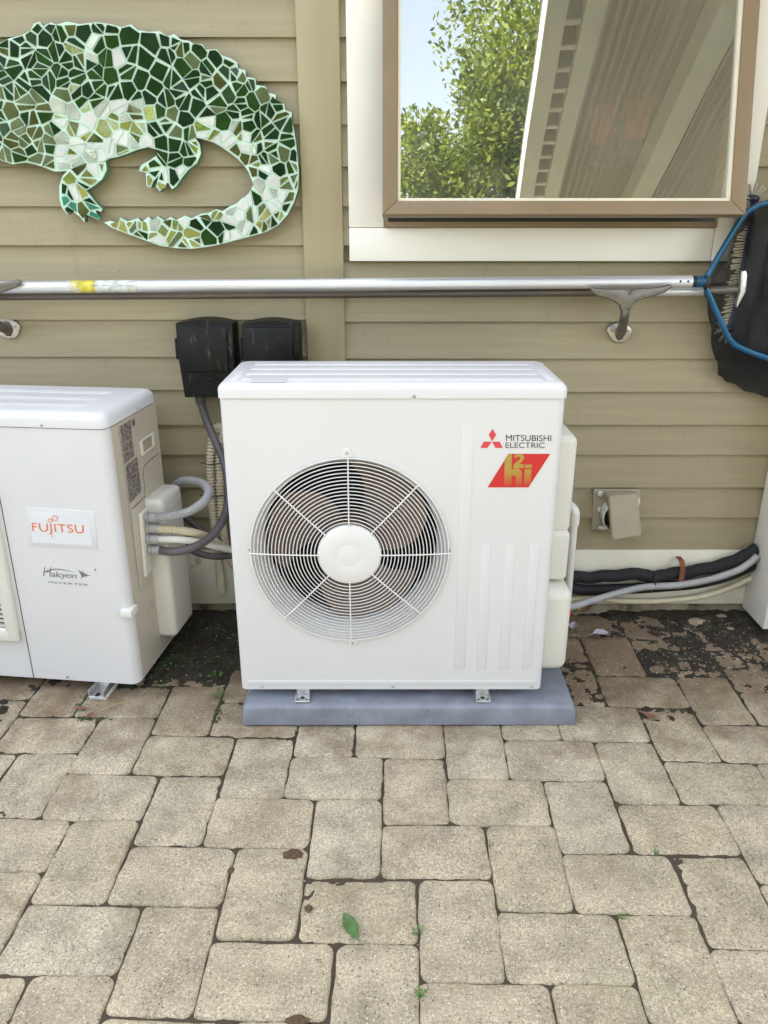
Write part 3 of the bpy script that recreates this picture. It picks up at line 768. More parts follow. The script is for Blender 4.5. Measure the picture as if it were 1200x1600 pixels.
# front panel with the round opening
bm = new_bm()
px0, px1 = ux0 + rc, ux1 - rc
angs = sorted(set([2 * math.pi * k / 96 for k in range(96)] + [math.atan2(z - fc.z, x - fc.x) % (2 * math.pi) for x in (px0, px1) for z in (uz0, uzc + .002)]))
inner, outer, lip = [], [], []
for a in angs:
    c, s = math.cos(a), math.sin(a)
    t = min([((px1 - fc.x) / c) if c > 1e-9 else 9, ((px0 - fc.x) / c) if c < -1e-9 else 9, ((uzc + .002 - fc.z) / s) if s > 1e-9 else 9, ((uz0 - fc.z) / s) if s < -1e-9 else 9])
    inner.append(bm.verts.new((fc.x + FR * c, UY, fc.z + FR * s)))
    lip.append(bm.verts.new((fc.x + (FR - .006) * c, UY + .007, fc.z + (FR - .006) * s)))
    outer.append(bm.verts.new((fc.x + t * c, UY, fc.z + t * s)))
for k in range(len(angs)):
    q = (k + 1) % len(angs)
    bm.faces.new((inner[k], inner[q], outer[q], outer[k])); bm.faces.new((lip[k], lip[q], inner[q], inner[k]))
front = uobj('front_panel', bm, 'enamel')
# embossed ribs
def rib(a, b, wpx):
    p, q = onY(*a, UY), onY(*b, UY); hw = wpx / 2 * .00173
    bm = new_bm()
    extrude_poly(bm, [(p.x - hw, UY - .0013, p.z), (p.x + hw, UY - .0013, p.z), (q.x + hw, UY - .0013, q.z), (q.x - hw, UY - .0013, q.z)], (0, .0028, 0), .0012, 3)
    uobj('embossed_rib', bm, 'enamel', front)
rib((731, 664), (718, 1046), 17)
for x in (0, 36, 72): rib((759 + x * 1.06, 850), (752 + x * .98, 1046), 15)
bm = new_bm(); box(bm, ux0 + .02, ux1 - .02, UY - .0013, UY + .002, uz0 + .014, uz0 + .030, .0012, 2); uobj('embossed_rib', bm, 'enamel', front)
# top panel
bm = new_bm()
e = .0035
rr_loft(bm, [(ux0 - e, ux1 + e, UY - e, yb + e, .018, uzc), (ux0 - e, ux1 + e, UY - e, yb + e, .018, uzt - .016),
             (ux0 - e + .002, ux1 + e - .002, UY - e + .002, yb + e - .002, .018, uzt - .009),
             (ux0 - e + .007, ux1 + e - .007, UY - e + .007, yb + e - .007, .018, uzt - .003),
             (ux0 - e + .016, ux1 + e - .016, UY - e + .016, yb + e - .016, .018, uzt)], 6)
top = uobj('top_panel', bm, 'enamel')
for k in range(4):
    yy = UY + .040 + k * .068
    bm = new_bm(); box(bm, ux0 + .05, ux1 - .05, yy, yy + .060, uzt - .003, uzt + .0014, .0012, 2); uobj('top_rib', bm, 'enamel', top)
for x in (ux0 + .022, ux1 - .040):
    bm = new_bm(); box(bm, x, x + .018, UY + .04, yb - .04, uzt - .003, uzt + .0014, .0012, 2); uobj('top_rib', bm, 'enamel', top)
p, q = onZ(390, 598, uzt), onZ(450, 591, uzt)
bm = new_bm(); box(bm, p.x, q.x, p.y, q.y, uzt + .001, uzt + .0026, .0005, 1); uobj('label_plate', bm, 'enamel_old', top)
bm = new_bm(); rr_loft(bm, [(ux0 - .0006, ux1 + .0006, UY - .0006, yb + .0006, .0165, uzc - .0014), (ux0 - .0006, ux1 + .0006, UY - .0006, yb + .0006, .0165, uzc - .0002)], 6, False, False); uobj('lid_seam', bm, 'grey_print', top)
# bell mouth, coil, fan
bm = new_bm()
lathe(bm, [(FR - .0055, .0065), (FR - .011, .018), (FR - .017, .035), (FR - .0205, .055), (FR - .022, .085), (FR - .022, .115)], (fc.x, UY, fc.z), 'Y', 72)
uobj('bell_mouth', bm, 'guard', smooth=60)
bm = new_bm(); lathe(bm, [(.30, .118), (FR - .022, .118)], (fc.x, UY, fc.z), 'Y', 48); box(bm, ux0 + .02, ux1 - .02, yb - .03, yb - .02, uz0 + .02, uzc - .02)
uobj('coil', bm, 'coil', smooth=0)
fan = obj('fan', (lambda b: (lathe(b, [(.0, .045), (.045, .047), (.06, .055), (.064, .07), (.064, .14), (.0, .14)], (0, 0, 0), 'Y', 36), b)[1])(new_bm()), M['blade'], unit)
fan.location = Vector((fc.x, UY, fc.z)) - UL
for k in range(3):
    bm = new_bm(); na, nr = 14, 8; A0 = R(148 + 120 * k)
    T, Bk = [], []
    for i in range(na + 1):
        u = i / na; rt, rb = [], []
        for j in range(nr + 1):
            v = j / nr; r = .062 + (FR - .030 - .062) * v
            span = R(86) * (1 - .12 * v); sweep = R(24) * v * v
            a = A0 + (u - .5) * span + sweep
            rlim = r * (1 - .10 * (abs(u - .5) * 2) ** 6 * v)
            yy = .062 + .058 * u - .012 * math.sin(math.pi * u)
            rt.append(bm.verts.new((rlim * math.cos(a), yy, rlim * math.sin(a)))); rb.append(bm.verts.new((rlim * math.cos(a), yy + .004, rlim * math.sin(a))))
        T.append(rt); Bk.append(rb)
    for i in range(na):
        for j in range(nr):
            bm.faces.new((T[i][j], T[i + 1][j], T[i + 1][j + 1], T[i][j + 1])); bm.faces.new((Bk[i][j], Bk[i][j + 1], Bk[i + 1][j + 1], Bk[i + 1][j]))
    for i in range(na): bm.faces.new((T[i][nr], T[i + 1][nr], Bk[i + 1][nr], Bk[i][nr]))
    for j in range(nr):
        bm.faces.new((T[0][j], T[0][j + 1], Bk[0][j + 1], Bk[0][j])); bm.faces.new((T[na][j + 1], T[na][j], Bk[na][j], Bk[na][j + 1]))
    obj('fan_blade', bm, M['blade'], fan, smooth=50)
# wire guard
def gy(r): return UY - .0045 - .013 * (1 - ((r - .08) / (.27 - .08)) ** 2 if r > .08 else 1)
bm = new_bm()
nr = 19
for k in range(nr):
    r = .0905 + (.2575 - .0905) * k / (nr - 1)
    pts = [(fc.x + r * math.cos(2 * math.pi * i / 96), gy(r), fc.z + r * math.sin(2 * math.pi * i / 96)) for i in range(96)]
    tube(bm, pts, .0022 if k == nr - 1 else .00145, 6, closed=True)
guard = uobj('fan_guard', bm, 'guard', smooth=60)
for k in range(8):
    a = math.pi / 4 * k + (R(2) if k % 2 else 0)
    bm = new_bm(); rr = [.074 + (.262 - .074) * i / 8 for i in range(9)]
    tube(bm, [(fc.x + r * math.cos(a), gy(min(r, .27)) - .0025, fc.z + r * math.sin(a)) for r in rr], .0019, 6)
    uobj('guard_spoke', bm, 'guard', guard, 60)
bm = new_bm()
lathe(bm, [(.0001, -.0005), (.028, 0), (.031, .0006), (.034, 0), (.072, .001), (.080, .004), (.0835, .009), (.0835, .014)], (fc.x, UY - .0235, fc.z), 'Y', 64)
uobj('hub_cap', bm, 'guard', guard, 25)
for dx, dz, s in ((-.003, .271, 1), (.004, -.269, -1)):
    bm = new_bm()
    pts = [(fc.x + dx + .012 * math.cos(R(a)), UY - .004, fc.z + dz + .010 * s * math.sin(R(a))) for a in range(0, 181, 20)] + [(fc.x + dx - .012, UY - .004, fc.z + dz - .012 * s), (fc.x + dx + .012, UY - .004, fc.z + dz - .012 * s)]
    extrude_poly(bm, pts if s > 0 else pts[::-1], (0, .005, 0), .001, 1)
    tab = uobj('guard_tab', bm, 'guard', guard)
    bm = new_bm(); ball(bm, (fc.x + dx, UY - .005, fc.z + dz), .0042, 1, .5, 1); uobj('screw', bm, 'screw', guard)
def rust_fleck(a, r):
    bm = new_bm(); ball(bm, (fc.x + r * math.cos(a), UY - .0055, fc.z + r * math.sin(a)), .0032, .8, .5, 1.3, 8, 6); uobj('rust_spot', bm, 'rust', guard)
rust_fleck(R(1.5), .2595); rust_fleck(R(178), .2595)
for px, py in ((647, 619),):
    p = onY(px, py, UY - e); bm = new_bm(); ball(bm, p, .0045, 1, .55, 1); uobj('screw', bm, 'screw', top)
for px, py in ((410, 1072), (614, 1073), (831, 1073)):
    p = onY(px, py, UY); p.z = uz0 + .0085; bm = new_bm(); ball(bm, p, .0042, 1, .55, 1); uobj('screw', bm, 'screw', front)
# print: three lozenges, two words, red slanted panel
def flat(name, pts, y, m, parent):
    bm = new_bm(); poly(bm, [(U(*p).x, y, U(*p).z) for p in pts]); return obj(name, bm, M[m] if isinstance(m, str) else m, parent, 0)
fy = UY - UL.y
def C3(x, y): return (720 + x * .15, 650 + y * .15)
emb = flat('emblem', [C3(330, 133), C3(368, 195), C3(325, 263), C3(290, 195)], fy - .0008, 'pink_red', front)
flat('emblem', [C3(238, 267), C3(322, 267), C3(277, 332), C3(202, 332)], fy - .0008, 'pink_red', front)
flat('emblem', [C3(325, 267), C3(405, 267), C3(437, 332), C3(360, 332)], fy - .0008, 'pink_red', front)
def word(s, tl, tr, bl, y, m, parent, off=0, shear=0, sp_=1.0, F=U):
    a, b, c = F(*tl), F(*tr), F(*bl)
    return lettering(s, (a.x, a.z), (b.x, b.z), (c.x, c.z), y, m, parent, offset=off, shear=shear, spacing=sp_)
word('MITSUBISHI', C3(471, 196), C3(943, 199), C3(470, 260), fy - .0008, M['ink'], front, .0, .0, 1.0)
word('ELECTRIC', C3(466, 275), C3(872, 276), C3(466, 333), fy - .0008, M['ink'], front, .0, .0, 1.0)
flat('print_panel', [C3(497, 393), C3(932, 393), C3(705, 743), C3(278, 743)], fy - .0008, 'red_print', front)
def gold_mat():
    m = bpy.data.materials.new('gold_to_red_print'); m.use_nodes = True
    t = m.node_tree; b = t.nodes['Principled BSDF']; L = t.links.new
    g = t.nodes.new('ShaderNodeNewGeometry'); s = t.nodes.new('ShaderNodeSeparateXYZ'); L(g.outputs['Position'], s.inputs[0])
    r = t.nodes.new('ShaderNodeMapRange'); L(s.outputs[2], r.inputs[0])
    r.inputs[1].default_value = onY(*C3(500, 735), UY).z; r.inputs[2].default_value = onY(*C3(500, 560), UY).z
    mx = t.nodes.new('ShaderNodeMix'); mx.data_type = 'RGBA'; L(r.outputs[0], mx.inputs[0])
    mx.inputs[6].default_value = (.55, .02, .018, 1); mx.inputs[7].default_value = (.42, .29, .045, 1)
    L(mx.outputs[2], b.inputs['Base Color']); b.inputs['Roughness'].default_value = .35
    return m
GOLD = gold_mat()
def glyph(pts): flat('print_letter', [C3(*p) for p in pts], fy - .0014, GOLD, front)
def arc(cx, cy, rx, ry, a0, a1, n=14): return [(cx + rx * math.cos(R(a0 + (a1 - a0) * k / n)), cy - ry * math.sin(R(a0 + (a1 - a0) * k / n))) for k in range(n + 1)]
glyph([(497, 394), (531, 394), (526, 560), (528, 733), (452, 733), (456, 470)])                    # stem of the h
glyph([(526, 560)] + arc(575, 600, 60, 58, 130, 0) + [(634, 733), (572, 733), (572, 640)] + arc(550, 640, 20, 25, 0, 180) + [(528, 640)])
glyph([(665, 555), (737, 551), (727, 690), (700, 735), (656, 735)]); glyph([(668, 506), (740, 504), (737, 540), (666, 542)])
glyph(arc(605, 432, 54, 40, 175, -20) + [(640, 470), (608, 500), (660, 502), (655, 540), (540, 540), (548, 508), (598, 462)] + arc(600, 438, 18, 18, -45, 170))
# side covers on the right, with the valve cover below
def cover_box(px_r, pyt, pyb, ya, yb_, name, r=.02):
    xr = onY(px_r, (pyt + pyb) / 2, ya + r).x
    zt, zb = onY(px_r - 8, pyt, ya).z, onY(px_r - 8, pyb, ya).z
    bm = new_bm(); box(bm, ux1 - .012, xr, ya, yb_, zb, zt, r, 4); return uobj(name, bm, 'ivory', smooth=50)
cover_box(895, 682, 836, UY + .12, UY + .31, 'terminal_cover', .022)
cover_box(887, 832, 908, UY + .11, UY + .30, 'conduit_cover', .014)
cover_box(887, 925, 1050, UY + .06, UY + .27, 'valve_cover', .028)
bm = new_bm(); p = onY(889, 968, UY + .2); ball(bm, (p.x + .004, UY + .24, p.z), .012, 1, 1, 1.2); uobj('valve_cap', bm, 'red_print')
bm = new_bm()
for k in range(3): tube(bm, catmull([(ux1 - .01, UY + .16 + .02 * k, .36), (ux1 + .05, UY + .17 + .02 * k, .345), (ux1 + .055, UY + .18 + .02 * k, .30), (ux1 + .05, UY + .19 + .02 * k, .25)], 6), .009, 8)
uobj('valve_pipe', bm, 'foam')
# feet
for px in (473, 754):
    p = onZ(px, 1090, .066); x = p.x
    bm = new_bm()
    box(bm, x - .021, x + .021, UY - .028, UY + .30, .0625, .0665, .0012, 1)
    box(bm, x - .021, x - .0185, UY - .026, UY + .03, .0667, .074, .001, 1); box(bm, x + .0185, x + .021, UY - .026, UY + .03, .0667, .074, .001, 1)
    box(bm, x - .018, x + .018, UY + .004, UY + .008, .0667, uz0 + .002, .001, 1)
    box(bm, x - .018, x + .018, UY + .27, UY + .275, .0667, uz0 + .002, .001, 1)
    foot = uobj('foot', bm, 'galv')
    bm = new_bm(); lathe(bm, [(.0001, .0672), (.0065, .0672)], (x, UY - .010, 0), 'Z', 16); uobj('slot', bm, 'ink', foot, 0)
    bm = new_bm(); lathe(bm, [(.0001, .0672), (.003, .0672)], (x - .012, UY - .018, 0), 'Z', 10); lathe(bm, [(.0001, .0672), (.003, .0672)], (x + .012, UY - .018, 0), 'Z', 10); uobj('slot', bm, 'ink', foot, 0)

# ---------------- pad under it
bm = new_bm()
rr_loft(bm, [(-.396, .536, 1.786, 2.222, .012, .004), (-.392, .532, 1.790, 2.218, .012, .050), (-.389, .529, 1.793, 2.215, .012, .057), (-.383, .523, 1.799, 2.209, .012, .0605)], 5)
pad = obj('equipment_pad', bm, M['pad'], smooth=50)
tag(pad, 'blue-grey plastic equipment pad lying on the pavers under the fan unit', 'pad')

# =================================================================== OLDER UNIT (left)
FA = R(-6.6)
fu = empty('outdoor_unit', (-.721, 1.928, 0), FA)
tag(fu, 'white outdoor unit with orange lettering, cut off by the left edge of the photo', 'heat pump')
fo = Vector(fu.location); fX = Vector((math.cos(FA), math.sin(FA), 0)); fYv = Vector((-math.sin(FA), math.cos(FA), 0))
def toF(p): d = p - fo; return Vector((d.dot(fX), d.dot(fYv), d.z))
def FF(px, py): return toF(onP(px, py, fo, fYv))
def FS(px, py, dx=0.0): return toF(onP(px, py, fo + fX * dx, fX))
FW, FD, FZ0, FZC, FZT = .90, .335, .040, .812, .853
bm = new_bm()
rr_loft(bm, [(-FW, 0, 0, FD, .026, FZ0), (-FW, 0, 0, FD, .026, FZC + .002)], 7)
fcas = obj('casing', bm, M['enamel_old'], fu)
e = .003
bm = new_bm()
rr_loft(bm, [(-FW - e, e, -e, FD + e, .028, FZC), (-FW - e, e, -e, FD + e, .028, FZT - .020), (-FW, 0, 0, FD, .027, FZT - .010), (-FW + .007, -.007, .007, FD - .007, .025, FZT - .003), (-FW + .018, -.018, .018, FD - .018, .02, FZT)], 7)
flid = obj('top_panel', bm, M['enamel_old'], fu)
for yy in (.07, .15, .23):
    bm = new_bm(); box(bm, -FW + .08, -.09, yy, yy + .05, FZT - .003, FZT + .0007, .0006, 2); obj('top_rib', bm, M['enamel_old'], flid)
bm = new_bm(); box(bm, -.006, .0012, .030, FD - .004, FZ0 + .004, FZC - .003, .0008, 1); fside = obj('side_panel', bm, M['beige'], fu)
bm = new_bm(); rr_loft(bm, [(-FW - .0006, .0018, -.0006, FD + .0006, .0265, FZC - .0022), (-FW - .0006, .0018, -.0006, FD + .0006, .0265, FZC - .0002)], 7, False, False); obj('lid_seam', bm, M['ink'], flid)
# front seam and bulging grille on its left part
s0, s1 = FF(0, 775), FF(52, 1057)
sx = (s0.x + s1.x) / 2
bm = new_bm(); box(bm, sx - .0009, sx + .0009, -.0012, .002, FZ0 + .001, FZC - .001); obj('seam', bm, M['ink'], fcas, 0)
g0 = FF(38, 1000); gzb, gzt = g0.z, FZC - .06
gx1 = sx - .012; gx0 = -FW + .03
bm = new_bm()
fr = .045
for (a, b, c, d) in ((gx0, gx1, gzb, gzb + fr), (gx0, gx1, gzt - fr, gzt)): box(bm, a, b, -.022, .004, c, d, .009, 3)
for (a, b) in ((gx0, gx0 + fr), (gx1 - fr * .8, gx1)): box(bm, a, b, -.0225, .0035, gzb + .002, gzt - .002, .009, 3)
grille = obj('grille_frame', bm, M['ivory'], fcas, smooth=50)
bm = new_bm(); z = gzb + fr + .006
while z < gzt - fr:
    box(bm, gx0 + fr, gx1 - fr * .8, -.016, -.004, z, z + .0045); z += .0145
obj('grille_slats', bm, M['ivory'], grille, 0)
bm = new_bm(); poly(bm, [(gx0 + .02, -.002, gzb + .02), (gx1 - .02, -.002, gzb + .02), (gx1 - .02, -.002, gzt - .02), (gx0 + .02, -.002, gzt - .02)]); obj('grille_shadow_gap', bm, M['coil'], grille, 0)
# badge, words
def quad_front(name, pts, y0, y1, m, parent, bev=.0):
    bm = new_bm(); q = [FF(*p) for p in pts]
    extrude_poly(bm, [(p.x, y0, p.z) for p in q], (0, y1 - y0, 0), bev, 2); return obj(name, bm, M[m], parent)
badge = quad_front('badge_plate', [(39, 792), (147, 799), (153, 858), (46, 852)], -.0022, .001, 'enamel_old', fcas, .0015)
quad_front('badge_label', [(47, 799), (139, 805), (145, 852), (52, 847)], -.0028, -.001, 'silverlabel', badge)
def C4(x, y): return (30 + x * .18333, 780 + y * .18333)
word('FUJITSU', C4(110, 197), C4(552, 217), C4(122, 290), -.0034, M['orange'], badge, .0, 0, 1.04, FF)
bm = new_bm()
def loop4(cx, cy, rx, ry, tilt):
    pts = []
    for k in range(20):
        a = 2 * math.pi * k / 20; x, y = rx * math.cos(a), ry * math.sin(a)
        p = FF(*C4(cx + x * math.cos(tilt) - y * math.sin(tilt), cy + x * math.sin(tilt) + y * math.cos(tilt))); pts.append((p.x, -.0034, p.z))
    tube(bm, pts, .0009, 5, closed=True)
loop4(268, 178, 18, 14, 0); loop4(310, 158, 23, 22, 0)
obj('lettering', bm, M['orange'], badge)
bm = new_bm()
for pts in ([(280, 292), (292, 318), (285, 326)],):
    q = [FF(*C4(*p)) for p in pts]; poly(bm, [(p.x, -.0034, p.z) for p in q])
obj('lettering', bm, M['orange'], badge, 0)
word('H', C4(215, 575), C4(275, 580), C4(205, 655), -.0007, M['grey_print'], fcas, -.01, 0, 1, FF)
word('alcyon', C4(272, 612), C4(492, 628), C4(272, 675), -.0007, M['grey_print'], fcas, .004, .15, .92, FF)
word('INVERTER', C4(252, 697), C4(592, 722), C4(252, 714), -.0007, M['grey_print'], fcas, .004, 0, 1.1, FF)
def flatF(pts, m='grey_print'):
    bm = new_bm(); poly(bm, [(FF(*C4(*p)).x, -.0007, FF(*C4(*p)).z) for p in pts]); obj('lettering', bm, M[m], fcas, 0)
flatF([(215, 625), (250, 610), (300, 600), (360, 602), (420, 612), (480, 628), (420, 607), (360, 594), (300, 591), (240, 603), (205, 640)])
flatF([(505, 600), (550, 632), (575, 640), (590, 645), (612, 647), (580, 655), (545, 662), (518, 677), (533, 658), (520, 632)])
flatF([(535, 600), (562, 640), (548, 640)]); flatF([(638, 615), (650, 585), (660, 620), (650, 605)])
# right side: nameplates, grip, hatch, valve cover, plate with the four conduit connectors
def quad_side(name, pts, x0, x1, m, parent, bev=.0):
    bm = new_bm(); q = [FS(*p) for p in pts]
    extrude_poly(bm, [(x0, p.y, p.z) for p in q], (x1 - x0, 0, 0), bev, 2); return obj(name, bm, M[m] if isinstance(m, str) else m, parent)
def plate_mat():
    m = bpy.data.materials.new('nameplate_print'); m.use_nodes = True
    t = m.node_tree; b = t.nodes['Principled BSDF']; L = t.links.new
    g = t.nodes.new('ShaderNodeNewGeometry'); mp = t.nodes.new('ShaderNodeMapping'); mp.inputs['Scale'].default_value = (90, 90, 230)
    L(g.outputs['Position'], mp.inputs[0]); n = t.nodes.new('ShaderNodeTexNoise'); n.inputs['Scale'].default_value = 1.0; n.inputs['Detail'].default_value = 3; L(mp.outputs[0], n.inputs['Vector'])
    cr = t.nodes.new('ShaderNodeValToRGB'); cr.color_ramp.elements[0].position = .42; cr.color_ramp.elements[0].color = (.11, .085, .09, 1); cr.color_ramp.elements[1].position = .56; cr.color_ramp.elements[1].color = (.33, .29, .25, 1)
    L(n.outputs['Fac'], cr.inputs[0]); L(cr.outputs[0], b.inputs['Base Color']); b.inputs['Roughness'].default_value = .4
    return m
PL = plate_mat()
quad_side('nameplate', [(186, 667), (203, 655), (206, 690), (209, 712), (194, 725)], -.001, .0022, PL, fcas)
quad_side('nameplate', [(195, 728), (213, 714), (220, 767), (202, 787)], -.001, .0022, PL, fcas)
c = FS(207.5, 660)
bm = new_bm(); lathe(bm, [(.010, .0023), (.0075, .0023)], (0, c.y, c.z), 'X', 20); lathe(bm, [(.004, .0023), (.0001, .0023)], (0, c.y, c.z), 'X', 12); obj('approval_mark', bm, M['ink'], fcas, 0)
bm = new_bm()
gp = [FS(*p) for p in ((217.5, 689), (237, 675), (239, 697), (220, 712))]
ctr = sum(gp, Vector()) / 4
for a, b in zip(gp, gp[1:] + gp[:1]):
    ia, ib = ctr + (a - ctr) * .80, ctr + (b - ctr) * .80
    extrude_poly(bm, [(.001, a.y, a.z), (.001, b.y, b.z), (.001, ib.y, ib.z), (.001, ia.y, ia.z)], (.006, 0, 0), .001, 1)
grip = obj('grip_recess', bm, M['ivory'], fcas)
bm = new_bm(); i4 = [ctr + (a - ctr) * .81 for a in gp]; poly(bm, [(.0022, p.y, p.z) for p in i4]); obj('grip_hollow', bm, M['tan_plastic'], grip, 0)
def line_side(pts, r=.0011):
    bm = new_bm(); tube(bm, [(.0012, FS(*p).y, FS(*p).z) for p in pts], r, 5); obj('seam', bm, M['ink'], fcas, 60)
line_side([(183.5, 664), (189, 700), (197, 760), (208, 850), (217, 915), (219, 922)], .0007)
line_side([(247, 708), (225, 727), (223, 735), (226, 775), (206, 795)])
quad_side('connector_plate', [(206, 796), (223, 780), (232, 905), (219, 921)], -.001, .004, 'beige', fcas, .0012)
quad_side('connector_cover', [(213, 803), (225, 792), (231, 890), (222, 901)], .0042, .014, 'ivory', fcas, .003)
for p in ((216, 789), (215, 866), (229, 904), (238, 722), (213, 638), (232, 1036)):
    c = FS(*p); bm = new_bm(); ball(bm, (.003, c.y, c.z), .0036, .6, 1, 1, 8, 6); obj('screw', bm, M['screw'], fcas)
for p in ((66, 664), (106, 1057)):
    c = FF(*p); bm = new_bm(); ball(bm, (c.x, -.003, c.z), .0042, 1, .55, 1, 10, 6); obj('screw', bm, M['screw'], fcas)
# valve cover
vx = .085
vt = FS(262, 757, .03).z; vb = FS(262, 1000, .03).z
va, vb2 = FS(250, 860, .0).y, FD - .004
bm = new_bm(); box(bm, -.012, .056, .175, .333, .098, .555, .018, 4); obj('valve_cover', bm, M['ivory'], fu, smooth=50)
# drain peg on the corner
c = FF(207, 958)
bm = new_bm(); box(bm, -.022, .012, -.012, .035, c.z - .012, c.z + .012, .004, 2); obj('corner_clip', bm, M['pvc'], fu)
# foot bracket
a, b = onZ(136, 1089, .006), onZ(172, 1068, .02)
for lx in (-.118, -.72):
    bm = new_bm()
    box(bm, lx - .024, lx + .024, -.035, FD - .02, .010, .013, .001, 1)
    box(bm, lx - .024, lx - .021, -.035, FD - .02, .0132, .032, .001, 1); box(bm, lx + .021, lx + .024, -.035, FD - .02, .0132, .032, .001, 1)
    box(bm, lx - .020, lx + .020, .02, .024, .0135, FZ0 + .001); box(bm, lx - .020, lx + .020, .28, .284, .0135, FZ0 + .001)
    ft = obj('foot', bm, M['galv'], fu)
    bm = new_bm(); box(bm, lx - .006, lx + .006, -.034, -.016, .0131, .0137); obj('slot', bm, M['ink'], ft, 0)
    bm = new_bm(); box(bm, lx - .026, lx + .026, -.030, FD - .03, -.02, .0098, .002, 1); obj('spacer', bm, M['pvc'], ft)

# =================================================================== CONDUITS BETWEEN THE UNITS
conn = []
for (px, py) in ((236, 808), (238, 825), (239, 842), (241, 859)):
    c = FS(px - 8, py, .016); conn.append(fo + fX * .017 + fYv * c.y + Vector((0, 0, c.z)))
def connector(bm, p, d):
    q = p + d * .034
    tube(bm, [p, p + d * .008], .0165, 8); tube(bm, [p + d * .009, p + d * .026, p + d * .034], [.0145, .0145, .0125], 14)
DX = Vector((1, -.05, -.02)).normalized()
def conduit(name, c, pts, m, rib_=False, r=.0115, label=''):
    root = empty(name, c); tag(root, label, 'conduit')
    bm = new_bm(); connector(bm, Vector((0, 0, 0)), DX); obj('connector', bm, M['cond_gr'], root)
    bm = new_bm(); P = [Vector((0, 0, 0)) + DX * .03] + [Vector(p) - c for p in pts]
    if rib_: ribbed(bm, P, r)
    else: tube(bm, resample(catmull(P, 10), .006), r, 12)
    obj('sleeve', bm, M[m], root, smooth=60)
    return root
conduit('conduit', conn[0], [onY(270, 806, 2.05), onY(300, 797, 2.06), onY(322, 780, 2.12), onY(325, 764, 2.2), onY(310, 753, 2.28), onY(285, 752, 2.33), onY(268, 764, 2.40)], 'cond_gr', True, .0125, 'pale grey conduit looping back to the wall, uppermost of four on the left unit')
conduit('conduit', conn[1], [onY(275, 828, 2.06), onY(305, 833, 2.10), onY(330, 842, 2.2), onY(352, 858, 2.33)], 'hose', True, .0115, 'ribbed cream conduit, second from the top on the left unit')
conduit('conduit', conn[2], [onY(275, 843, 2.05), onY(305, 846, 2.08), onY(335, 853, 2.12), onY(362, 859, 2.17), onY(400, 864, 2.22)], 'pvc', False, .0105, 'smooth white conduit, third from the top on the left unit')
dk = conduit('conduit', conn[3], [onY(270, 862, 2.05), onY(300, 856, 2.06), onY(330, 838, 2.10), onY(350, 808, 2.16), onY(357, 772, 2.24), onY(352, 730, 2.30), onY(338, 693, 2.34), onY(322, 655, 2.37), onY(314, 628, 2.375)], 'cond_dk', False, .0125, 'dark grey conduit running from the lowest connector up to the black box')
dk.name = 'conduit.003'
bm = new_bm(); P = [onY(285, 848, 2.30), onY(300, 860, 2.31), onY(330, 869, 2.32), onY(362, 868, 2.32), onY(420, 866, 2.33)]
ribbed(bm, P, .0115, .005, .0005)
tag(obj('conduit', bm, M['cond_dk'], smooth=60), 'short dull grey conduit passing low behind the white and dark ones', 'conduit')
bm = new_bm(); P = [onY(268, 790, 2.40), onY(290, 808, 2.37), onY(312, 826, 2.35), onY(335, 842, 2.36), onY(352, 846, 2.40)]
ribbed(bm, P, .0115, .005, .0005)
tag(obj('conduit', bm, M['cond_dk'], smooth=60), 'dark slanting stub of conduit in the shadow under the grey loop', 'conduit')
# cream drain hoses
hs1 = [onY(338, 672, 2.425), onY(331, 690, 2.395), onY(329, 730, 2.385), onY(331, 780, 2.38), onY(336, 830, 2.38), onY(342, 880, 2.385), onY(346, 926, 2.39)]
hs2 = [onY(350, 676, 2.425), onY(344, 695, 2.395), onY(343, 740, 2.385), onY(345, 790, 2.38), onY(349, 830, 2.38), onY(355, 866, 2.385), onY(368, 888, 2.40)]
for P, l in ((hs1, 'ribbed cream drain hose hanging straight down the siding, the longer one'), (hs2, 'ribbed cream drain hose curving behind the centre unit, the shorter one')):
    bm = new_bm(); ribbed(bm, P, .0122, .0105, .0026, 12); tag(obj('drain_hose', bm, M['hose'], smooth=70), l, 'hose')
bm = new_bm(); ball(bm, onY(344, 672, 2.43), .028, 1.1, .5, .9); tag(obj('putty_lump', bm, M['hose']), 'lump of cream sealant where the drain hoses leave the siding', 'sealant')
for (py, l) in ((722, 'black cable tie round the drain hoses, upper'), (773, 'black cable tie round the drain hoses, lower')):
    a, b = onY(331, py, 2.382), onY(346, py + 1, 2.382)
    pts = []
    for k in range(24):
        t = 2 * math.pi * k / 24; c = (a + b) / 2
        pts.append(c + Vector((math.cos(t) * ((b - a).length / 2 + .015), math.sin(t) * .016, .004 * math.cos(t))))
    bm = new_bm(); tube(bm, pts, .0017, 6, closed=True); tube(bm, [pts[12], pts[12] + Vector((-.022, -.01, .006))], .0015, 5)
    tag(obj('cable_tie', bm, M['ink'], smooth=60), l, 'cable tie')

